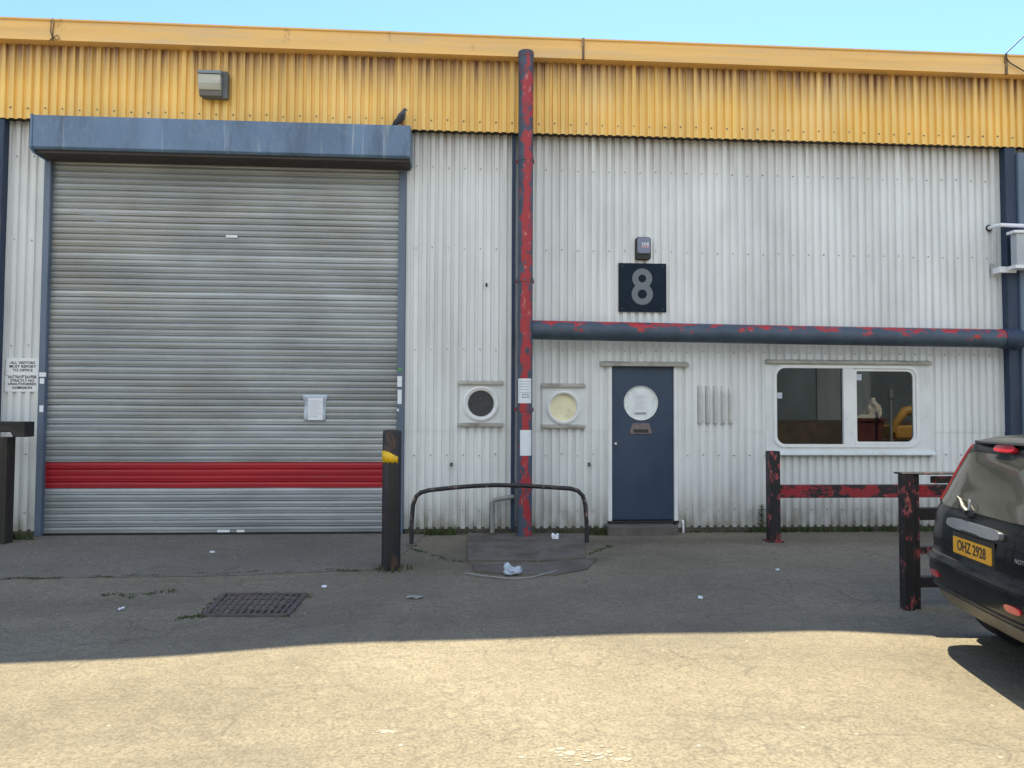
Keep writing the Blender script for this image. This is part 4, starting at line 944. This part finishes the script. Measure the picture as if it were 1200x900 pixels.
# ---------------- weeds
def tuft(w, cx, cy, n, r, h, rnd, z=0, yr=None):
    z = gz(cx, cy)-.002
    for k in range(n):
        a = rnd.uniform(0, 2*PI); q = r*math.sqrt(rnd.random()); bx, by = cx+q*math.cos(a), cy+(yr or r)/r*q*math.sin(a)
        l = h*rnd.uniform(.4, 1.0); b = rnd.uniform(0, 2*PI); lean = rnd.uniform(.1, .7)*l; wd = rnd.uniform(.004, .009)
        dx, dy = math.cos(b), math.sin(b); px, py = -dy*wd, dx*wd; n0 = len(w.v)
        w.v += [(bx-px, by-py, z), (bx+px, by+py, z), (bx+dx*lean*.4+px*.8, by+dy*lean*.4+py*.8, z+l*.6), (bx+dx*lean*.4-px*.8, by+dy*lean*.4-py*.8, z+l*.6), (bx+dx*lean, by+dy*lean, z+l)]
        w.face((n0, n0+1, n0+2, n0+3), rnd.random() < .35); w.face((n0+3, n0+2, n0+4), rnd.random() < .35)
def leafy(w, cx, cy, n, r, h, rnd):
    for k in range(n):
        z = h*rnd.random()**.8; q = r*(1-.5*z/h)*rnd.random(); a = rnd.uniform(0, 2*PI); c_ = Vector((cx+q*math.cos(a), cy+.5*q*math.sin(a), z)); l = rnd.uniform(.02, .045)
        u = Vector((math.cos(a), math.sin(a), rnd.uniform(-.3, .7))).normalized(); s = u.cross(Vector((0, 0, 1))).normalized()*l*.4; n0 = len(w.v)
        w.v += [tuple(c_), tuple(c_+u*l*.5+s), tuple(c_+u*l), tuple(c_+u*l*.5-s)]; w.face((n0, n0+1, n0+2, n0+3))
    w.tube([(cx, cy, 0), (cx+.01, cy, h*.9)], .005, 5)
GM = [M['grass'], M['grass_dry']]
for px, py, n, r, h, kind, lab in ((516, 627, 150, .22, .13, 0, 'low green weeds at the wall foot just right of the hoop leg'), (703, 627, 130, .17, .15, 0, 'low green weeds between the hoop barrier and the doorstep'), (888, 622, 120, .06, .36, 1, 'upright leafy weed at the wall foot left of the black post'), (20, 633, 120, .2, .14, 0, 'green weeds between the left barrier and the shutter guide'), (665, 626, 60, .14, .10, 0, 'sparse weeds at the wall foot under the cream porthole'), (462, 668, 60, .19, .07, 0, 'thin ring of weeds around the foot of the bollard')):
    rnd = random.Random(px); w = MB(); x, y = G(px, py); y = min(y, D-.05) if px not in (462,) else y
    if kind: leafy(w, x, y, n, r, h, rnd)
    else: tuft(w, x, y, n, r, h, rnd, yr=.05 if px != 462 else .16)
    tag(centre(w.build('weed', GM, None, recalc=False)), lab, 'weed', 'weeds along the wall')
w = MB(); rnd = random.Random(5)
for k in range(230):                                  # along the wall base
    x = rnd.uniform(SH['gr1']+.1, 7.4)
    if dr['x0']-.15 < x < dr['x1']+.15: continue
    tuft(w, x, D-rnd.uniform(.0, .07), 5 if x < 3.8 else 9, .05, .05 if x < 3.8 else .09, rnd)
stuff(w.build('wall_foot_grass', GM, None, recalc=False))
w = MB(); rnd = random.Random(9)
j0, j1 = Vector(G(0, 679)), Vector(G(452, 668))
for k in range(300):                                  # joint of the apron
    s = rnd.random(); p = j0.lerp(j1, s)
    if math.sin(s*23)+math.sin(s*51+1) < -.3: continue
    tuft(w, p.x, p.y-.01+.03*math.sin(s*40)+rnd.gauss(0, .015), 5, .04, .018, rnd, yr=.02)
e0, e1 = Vector(G(110, 699)), Vector(G(205, 694))
for k in range(60): q = rnd.random(); p = e0.lerp(e1, q); tuft(w, p.x, p.y+.07*math.sin(q*9)+rnd.gauss(0, .035), 4, .04, .016, rnd)
for p0, p1, n in (((235, 723), (265, 696), 26), ((300, 696), (362, 697), 30), ((335, 723), (360, 698), 14), ((210, 725), (238, 722), 20), ((545, 662), (640, 659), 24), ((640, 660), (700, 657), 30), ((470, 640), (545, 660), 40), ((690, 650), (715, 640), 25)):
    a, b = Vector(G(*p0)), Vector(G(*p1))
    for k in range(n): p = a.lerp(b, rnd.random()); tuft(w, p.x+rnd.uniform(-.03, .03), p.y+rnd.uniform(-.03, .03), 5, .03, .022, rnd)
stuff(w.build('moss', GM, None, recalc=False))
# grit and small stones along the building
w = MB(); rnd = random.Random(12)
for k in range(420):
    x = rnd.uniform(-7, 7.5); y = D-.1-abs(rnd.gauss(0, 1.6)); r = rnd.uniform(.004, .013)
    if y < 4.5: continue
    a = rnd.random()*3; w.loft([[(x+q*r*math.cos(a+j*2*PI/5), y+q*r*math.sin(a+j*2*PI/5), z) for j in range(5)] for z, q in ((gz(x, y)+.003, 1), (gz(x, y)+.003+r*.8, .6))])
stuff(w.build('grit', pmat('pale_grit', (.26, .25, .22), .9, var=.4, scale=3), None))

# ================================================================== CAR
car = thing('parked_car', 'black hatchback with orange rear number plate parked at the right edge', 'car', (3.335, 4.86, -.03), math.atan2(-.184, .983))
SL = [(.26, .16, .72, 3.90), (.30, .09, .775, 3.98), (.36, .05, .81, 4.03), (.43, .01, .835, 4.06), (.52, -.01, .845, 4.06), (.60, -.005, .845, 4.05), (.635, .012, .845, 4.03), (.66, .025, .845, 4.02), (.75, .022, .845, 3.97), (.86, .035, .842, 3.88), (.92, .045, .838, 3.74), (.955, .055, .832, 3.20), (1.0, .075, .82, 2.98), (1.1, .12, .79, 2.72), (1.2, .158, .76, 2.5), (1.3, .198, .725, 2.28), (1.38, .234, .695, 2.10), (1.43, .258, .67, 1.98), (1.46, .29, .64, 1.86), (1.485, .37, .58, 1.74), (1.502, .52, .48, 1.6), (1.513, .75, .32, 1.4)]
def sl_at(z):
    for a, b in zip(SL, SL[1:]):
        if a[0] <= z <= b[0]:
            t_ = (z-a[0])/(b[0]-a[0]); return [a[i]+(b[i]-a[i])*t_ for i in range(4)]
    return list(SL[-1] if z > 1 else SL[0])
def rear_pt(z, s, off=0.0):
    """point on the rear skin: s in -1..1 from right to left"""
    _, xr, hw, xf = sl_at(z); a = s*PI/2; n = 5.0; A = .42
    c_, q = abs(math.cos(a)), abs(math.sin(a))
    p = Vector((xr+A-A*c_**(2/n), math.copysign(hw*q**(2/n), a), z))
    return p
def rear_off(z, s, off):
    e = .004; p = rear_pt(z, s); du = rear_pt(z, min(.999, s+e))-rear_pt(z, max(-.999, s-e)); dv = rear_pt(min(1.5, z+e), s)-rear_pt(max(.265, z-e), s)
    nrm = du.cross(dv).normalized()
    if nrm.x > 0 and abs(nrm.x) > .05: nrm = -nrm
    return p+nrm*off
zs = []
for a, b in zip(SL, SL[1:]):
    k = max(1, int((b[0]-a[0])/.03)); zs += [a[0]+(b[0]-a[0])*i/k for i in range(k)]
zs.append(SL[-1][0])
def ring_at(z):
    _, xr, hw, xf = sl_at(z); pts = []
    NR = 36
    for i in range(NR+1): pts.append(rear_pt(z, -1+2*i/NR))
    L_ = xf-(xr+.42)
    for i in range(1, 13): pts.append(Vector((xr+.42+L_*.62*i/12, hw, z)))
    n = 2.6; A = L_*.38
    for i in range(1, 25):
        a = PI/2-PI*i/24; pts.append(Vector((xr+.42+L_*.62+A*abs(math.cos(a))**(2/n), math.copysign(hw*abs(math.sin(a))**(2/n), a), z)))
    for i in range(1, 12): pts.append(Vector((xr+.42+L_*.62*(1-i/12), -hw, z)))
    return pts
w = MB(); w.loft([ring_at(z) for z in zs]); nfr = len(ring_at(1.0))
body = w.build('body', M['car'], car, local=True); 
body.data.polygons.foreach_set('use_smooth', [True]*len(body.data.polygons)); body.data.set_sharp_from_angle(angle=math.radians(50))
def s_of(l, z):
    _, xr, hw, xf = sl_at(z); q = min(1, abs(l)/hw); return math.copysign(math.asin(q**(5.0/2))*2/PI, l)
def patch(name, z0, z1, l0, l1, mat, off=.006, p=6.0, parent=None, nr=8, seg=64, inset=True, lfun=None):
    """rounded patch lying on the rear skin, raised by off, with a rim going back to the skin"""
    w = MB(); zc, hz_ = (z0+z1)/2, (z1-z0)/2; lc, hl = (l0+l1)/2, (l1-l0)/2
    rings = []
    for r in [1.0]+[1.0-.985*i/nr for i in range(nr+1)]:
        ring = []
        for j in range(seg):
            a = 2*PI*j/seg; u = math.copysign(abs(math.cos(a))**(2/p), math.cos(a))*r; v = math.copysign(abs(math.sin(a))**(2/p), math.sin(a))*r
            z = zc+v*hz_; l = lc+u*hl
            if lfun: l = lfun(z, u)
            ring.append(rear_off(z, s_of(l, z), (-.004 if len(rings) == 0 else off)))
        rings.append(ring)
    w.loft(rings, caps=True); return w.build(name, mat, parent or car, smooth=True, local=True)
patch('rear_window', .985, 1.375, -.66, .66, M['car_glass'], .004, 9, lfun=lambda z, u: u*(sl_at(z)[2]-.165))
# boot lid joint, as a thin dark strip on the skin
w = MB(); js = [(z, .79) for z in [.66+.03*i for i in range(11)]]
for sgn in (-1, 1):
    pa, pb = [], []
    for z in [.64+.02*i for i in range(17)]:
        l = sgn*(sl_at(z)[2]-.10); pa.append(rear_off(z, s_of(l, z), .0015)); pb.append(rear_off(z, s_of(l+sgn*.006, z), .0015))
    n0 = len(w.v); w.v += [tuple(q) for q in pa+pb]; k = len(pa)
    for i in range(k-1): w.face((n0+i, n0+i+1, n0+k+i+1, n0+k+i))
pa, pb = [], []
for i in range(41):
    l = -.72+1.44*i/40; pa.append(rear_off(.648, s_of(l, .648), .002)); pb.append(rear_off(.640, s_of(l, .640), .002))
n0 = len(w.v); w.v += [tuple(q) for q in pa+pb]
for i in range(40): w.face((n0+i, n0+i+1, n0+42+i, n0+41+i))
w.build('tailgate_joint', M['ink'], car, local=True)
for sgn in (-1, 1):
    w = MB(); rings = []
    for i, z in enumerate([.985+.0222*k for k in range(21)]):
        hw_ = sl_at(z)[2]; wd = .10-.05*i/20; ring = []
        e = .35 if i in (0, 20) else 1
        for q, off in ((hw_-.03-wd*e, .0), (hw_-.03-wd*e, .014*e), (hw_-.03-wd*.5, .02*e), (hw_-.012, .018*e), (hw_-.002, .0)):
            ring.append(rear_off(z, s_of(sgn*q, z), off))
        rings.append(ring)
    w.loft(rings, closed=False, caps=False); w.build('tail_light', M['lens_red'], car, smooth=True, local=True)
patch('brake_light', 1.385, 1.432, -.13, .13, M['lens_red'], .022, 3.0)
w = MB(); rings = []
for i in range(25):                                   # roof spoiler lip
    l = -.56+1.12*i/24; e = math.cos(i/24*PI-PI/2)**.4 if 0 < i < 24 else .2
    p = rear_off(1.44, s_of(l, 1.44), 0)
    rings.append([p+Vector((.10, 0, .022)), p+Vector((-.03*e, 0, .016)), p+Vector((-.04*e, 0, .004)), p+Vector((.0, 0, -.012))])
w.loft(rings); w.build('roof_spoiler', M['car'], car, smooth=True, local=True)
# number plate
px_ = rear_pt(.752, 0).x-.012
w = MB(); w.plate([(-.28, .68), (.28, .68), (.28, .84), (-.28, .84)], 0, .01); w.v = [(px_+.010+y, -x, z) for x, y, z in w.v]; w.build('plate_recess', M['car_plastic'], car, local=True, bevel=.004)
w = MB(); w.plate(rrect(-.26, .26, .6965, .8075, .008, 3), 0, .006); w.v = [(px_+.003+y, -x, z) for x, y, z in w.v]; npl = w.build('number_plate', M['plate'], car, local=True)
text('plate_text', 'OHZ 2928', .098, 0, 0, 0, M['ink'], npl, xs=.90, bold=.0012, local=True, xf=lambda a, b, c_: Vector((px_+.002-c_, -a, .752+b)))
patch('plate_garnish', .855, .925, -.36, .36, M['garnish'], .028, 4)
patch('tailgate_handle', .849, .864, -.12, .12, M['black'], .034, 4)
# wiper
def onr(l, z, o): return rear_off(z, s_of(l, z), o)
w = MB(); w.tube([onr(.10, .975, .0), onr(.10, .975, .03)], [.035, .026], 14); w.tube([onr(.10, .975, .028), onr(.16, .995, .036), onr(.26, 1.04, .03), onr(.34, 1.055, .022)], [.02, .017, .012, .008], 8); wp = w.build('wiper', M['black'], car, smooth=True, local=True)
w = MB(); w.tube([onr(.085, .985, .034), onr(.10, 1.02, .034), onr(.125, 1.045, .030), onr(.16, 1.055, .026)], [.006, .008, .007, .004], 8); w.build('wiper_arm', M['garnish'], wp, smooth=True, local=True)
# bumper details
patch('bumper_step', .595, .628, -.70, .70, M['car'], .02, 8)
patch('valance', .285, .395, -.60, .60, M['valance'], .012, 5)
patch('bumper_trim', .405, .425, -.66, .66, M['car_plastic'], .010, 8)
for sgn in (-1, 1): patch('reflector', .475, .52, sgn*.53-.075, sgn*.53+.075, M['lens_red'], .012, 3.0)
text('model_badge', 'NOTE', .036, 0, 0, 0, M['chrome'], car, xs=1.15, local=True, xf=lambda a, b, c_: rear_off(.775+b, s_of(-.56-a, .775), .002+c_))
for sgn in (-1, 1):
    zb2, zt2 = 1.0, 1.36
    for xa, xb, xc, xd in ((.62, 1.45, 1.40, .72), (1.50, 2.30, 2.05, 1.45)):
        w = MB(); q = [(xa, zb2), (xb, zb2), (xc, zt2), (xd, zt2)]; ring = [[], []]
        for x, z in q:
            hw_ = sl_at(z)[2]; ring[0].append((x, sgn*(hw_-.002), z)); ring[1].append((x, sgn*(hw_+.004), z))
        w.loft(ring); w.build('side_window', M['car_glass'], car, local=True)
for sgn in (-1, 1):
    w = MB(); w.loft([[(2.15+.1*math.cos(a)*k, sgn*(.83+o), 1.0+.07*math.sin(a)*k) for a in [2*PI*j/14 for j in range(14)]] for o, k in ((0, .3), (.06, .9), (.13, 1), (.17, .7))]); w.build('door_mirror', M['car'], car, smooth=True, local=True)
    for ax in (.70, 3.30):
        y0 = sgn*.66; y1 = sgn*.852
        w = MB(); w.tube([(ax, sgn*.60, .31), (ax, sgn*.848, .31)], .355, 40); w.build('wheel_arch', M['rubber'], car, local=True)
        w = MB(); w.tube([(ax, y0, .305), (ax, y0+sgn*.02, .305), (ax, y1-sgn*.01, .305), (ax, y1+sgn*.008, .305)], [.28, .305, .305, .27], 40); tw = w.build('wheel', M['rubber'], car, smooth=True, local=True)
        w = MB(); w.tube([(ax, y1-sgn*.002, .305), (ax, y1+sgn*.010, .305)], [.205, .19], 36)
        for k in range(5):
            a = 2*PI*k/5; w.obox((ax+.03*math.cos(a), y1+sgn*.012, .305+.03*math.sin(a)), (ax+.18*math.cos(a), y1+sgn*.012, .305+.18*math.sin(a)), .012, .045, up=(-math.sin(a), 0, math.cos(a)))
        w.build('rim', M['rim'], tw, smooth=True, local=True)
for sgn in (-1, 1):
    w = MB(); w.loft([[(3.98-.25*abs(v)*1.2+dx, sgn*(.45+.30*u), .72+.09*v*.9) for u, v in [(math.cos(a), math.sin(a)) for a in [2*PI*j/18 for j in range(18)]]] for dx in (-.2, .015)]); w.build('headlight', M['ring'], car, smooth=True, local=True)

w = MB(); w.loft([[(x, y, z) for x, y in ((.30, -.58), (.30, .58), (3.6, .58), (3.6, -.58))] for z in (.19, .32)]); w.build('underbody', M['rubber'], car, local=True, bevel=.03)
# ================================================================== ACROSS THE YARD (seen mirrored in the office window)
def mirror_pt(px, py, Y):
    v = ray(px, py); t_ = (2*D-Y)/v.y; return v.x*t_, H+v.z*t_
t = thing('industrial_unit', 'long slate grey unit across the yard seen mirrored in the office window', 'building', (8, -17, 0))
w = MB(); w.quad((-30, -17, 0), (55, -17, 0), (55, -17, 9), (-30, -17, 9)); w.box(-30, 55, -30, -17.1, 0, 8.95); w.build('wall', M['dark_clad'], t, recalc=False)
w = MB(); w.box(-30, 55, -17, -16.9, 0, 1.35); w.build('brick_base', pmat('brown_brick_base', (.11, .085, .065), .9, var=.3, scale=2), t)
for k in range(9):
    w = MB(); w.box(-8+k*5.2, -5.2+k*5.2, -17, -16.93, 1.36, 5.2); w.build('unit_door', pmat('pale_unit_door', (.26, .31, .33), .5, var=.2, scale=1, stretch=(3, 1, .4)), t)
w = MB(); w.prism_x([(-16.8, 9.0), (-23.5, 10.0), (-30.3, 9.0), (-30.3, 9.2), (-23.5, 10.2), (-16.8, 9.2)], -30.3, 55.3); w.build('roof', M['roof'], t)
YS = -5.0
x0, zt = mirror_pt(1002, 490, YS); x1, _ = mirror_pt(1037, 490, YS); zb_ = 0.0
t = thing('skip', 'maroon rubbish skip mirrored in the right pane of the office window', 'skip', ((x0+x1)/2, YS-.7, 0))
w = MB(); KB = (2*D-YS+1.5)/(2*D-YS)
w.loft([[(x0*KB+i, YS-1.5+i*.5, z), (x1*KB-i*1.2, YS-1.5+i*.5, z), (x1-i*1.2, YS, z), (x0+i, YS, z)] for z, i in ((.1, .25), (zt, 0))]); w.build('hopper', M['skip'], t, bevel=.02)
w = MB(); w.loft([[(x0+.6, YS-.9, zt+.002), (x0-.02, YS+.06, zt+.002), (x0-.02, YS+.06, zt+.02), (x0+.6, YS-.9, zt+.02)], [(x1-.3, YS-.9, zt+.002), (x1-.3, YS+.06, zt+.002), (x1-.3, YS+.06, zt+.16), (x1-.3, YS-.9, zt+.16)]]); w.build('sheet_edge', M['sheet_white'], t)
w = MB(); w.box(x0-.04, x1+.04, YS-.0, YS+.05, zt-.1, zt-.002); w.build('rim', M['skip'], t)
o = crumple('tarpaulin', x1-.25, YS-.3, .27, .3, .42, M['sheet_white'], 'white sheeting heaped on the skip mirrored in the office window', 'sheeting', 2, zt-.02, .45)
x, zt2 = mirror_pt(1043.5, 456, YS+.6)
w = MB(); w.tube([(x, YS+.6, 0), (x, YS+.6, zt2*.8), (x, YS+.6, zt2)], [.06, .05, .05], 12); w.tube([(x, YS+.6, zt2-.3), (x, YS+.6, zt2)], .085, 12); tag(centre(w.build('marker_post', M['mast'])), 'grey pole mirrored between skip and digger in the office window', 'pole')
x0, zt = mirror_pt(1047, 482, YS-1); x1, _ = mirror_pt(1075, 505, YS-1)
t = thing('mini_digger', 'yellow digger mirrored in the right edge of the office window', 'digger', ((x0+x1)/2, YS-1.6, 0)); y = YS-1.3
w = MB(); w.box(x0+.2, x1+1.2, y-.9, y+.1, .75, 1.25); w.build('body', M['digger'], t, bevel=.08)
w = MB(); w.tube([(x0+.1, y+.1, 1.0), (x0+.2, y+.1, 1.35), (x0+.55, y+.1, zt), (x0+1.0, y+.1, zt+.06), (x0+1.7, y+.1, zt-.1)], [.08, .12, .17, .2, .16], 10); w.build('boom', M['digger'], t, smooth=True)
for yy_ in (y-.95, y+.05):
    w = MB(); w.loft([[(x0+.3+.3*math.cos(a) if math.cos(a) < 0 else x1+1+.3*math.cos(a), q, .35+.32*math.sin(a)) for a in [2*PI*j/24 for j in range(24)]] for q in (yy_-.2, yy_+.2)]); w.build('track', M['rubber'], t)

# ================================================================== LIGHT, SKY, CAMERA
FILL_CLOUD = 5.3
EL, AZ = math.radians(55.0), math.radians(16)          # sun stands behind the building, slightly to the right
sd = bpy.data.lights.new('sun', 'SUN'); sd.energy = 4.9; sd.angle = math.radians(.55); sd.color = (1.0, .885, .65)
so = bpy.data.objects.new('sun', sd); COL.objects.link(so)
dirv = Vector((math.sin(AZ)*math.cos(EL), math.cos(AZ)*math.cos(EL), math.sin(EL)))
so.rotation_euler = dirv.to_track_quat('Z', 'Y').to_euler(); so.location = dirv*60
wd = bpy.data.worlds.new('World'); S.world = wd; wd.use_nodes = True; N, L = wd.node_tree.nodes, wd.node_tree.links
sk = N.new('ShaderNodeTexSky'); sk.sky_type = 'NISHITA'; sk.sun_disc = False; sk.sun_elevation = EL; sk.sun_rotation = AZ; sk.air_density = 1.0; sk.dust_density = 0.1; sk.ozone_density = 1.0
tn = mix(N, L, 1.0, sk.outputs[0], (.66, .79, .93, 1), 'MULTIPLY')
# unseen cloud added to the sky behind the camera to brighten the facade
tc = N.new('ShaderNodeTexCoord'); sp = N.new('ShaderNodeSeparateXYZ'); L.new(tc.outputs['Generated'], sp.inputs[0])
cn = N.new('ShaderNodeTexNoise'); cn.inputs['Scale'].default_value = 2.6; cn.inputs['Detail'].default_value = 6; cn.inputs['Roughness'].default_value = .6; L.new(tc.outputs['Generated'], cn.inputs['Vector'])
nr = N.new('ShaderNodeMapRange'); nr.interpolation_type = 'SMOOTHSTEP'; nr.inputs['From Min'].default_value = -.05; nr.inputs['From Max'].default_value = -.6; L.new(sp.outputs['Y'], nr.inputs['Value'])
cr = ramp(N, [(.30, g4(0)), (.58, g4(1))]); L.new(cn.outputs['Fac'], cr.inputs[0])
cm = mathn(N, L, 'MULTIPLY', nr.outputs[0], cr.outputs[0], clamp=True)
skc = mix(N, L, cm, tn, (FILL_CLOUD*.95, FILL_CLOUD*.96, FILL_CLOUD*.95, 1))
L.new(skc, N['Background'].inputs[0]); N['Background'].inputs[1].default_value = .12
cd = bpy.data.cameras.new('camera'); co = bpy.data.objects.new('camera', cd); COL.objects.link(co); S.camera = co
cd.sensor_width = 36; cd.lens = 36*FPX/1200; cd.clip_end = 2000; cd.clip_start = .05
r, d, f = AX
co.matrix_world = Matrix(((r.x, -d.x, -f.x, 0), (r.y, -d.y, -f.y, 0), (r.z, -d.z, -f.z, H), (0, 0, 0, 1)))
S.view_settings.view_transform = 'Standard'; S.view_settings.look = 'None'; S.view_settings.gamma = 1; S.view_settings.exposure = 1.4
S.cycles.max_bounces = 8; S.cycles.diffuse_bounces = 4; S.cycles.glossy_bounces = 4; S.cycles.transparent_max_bounces = 8
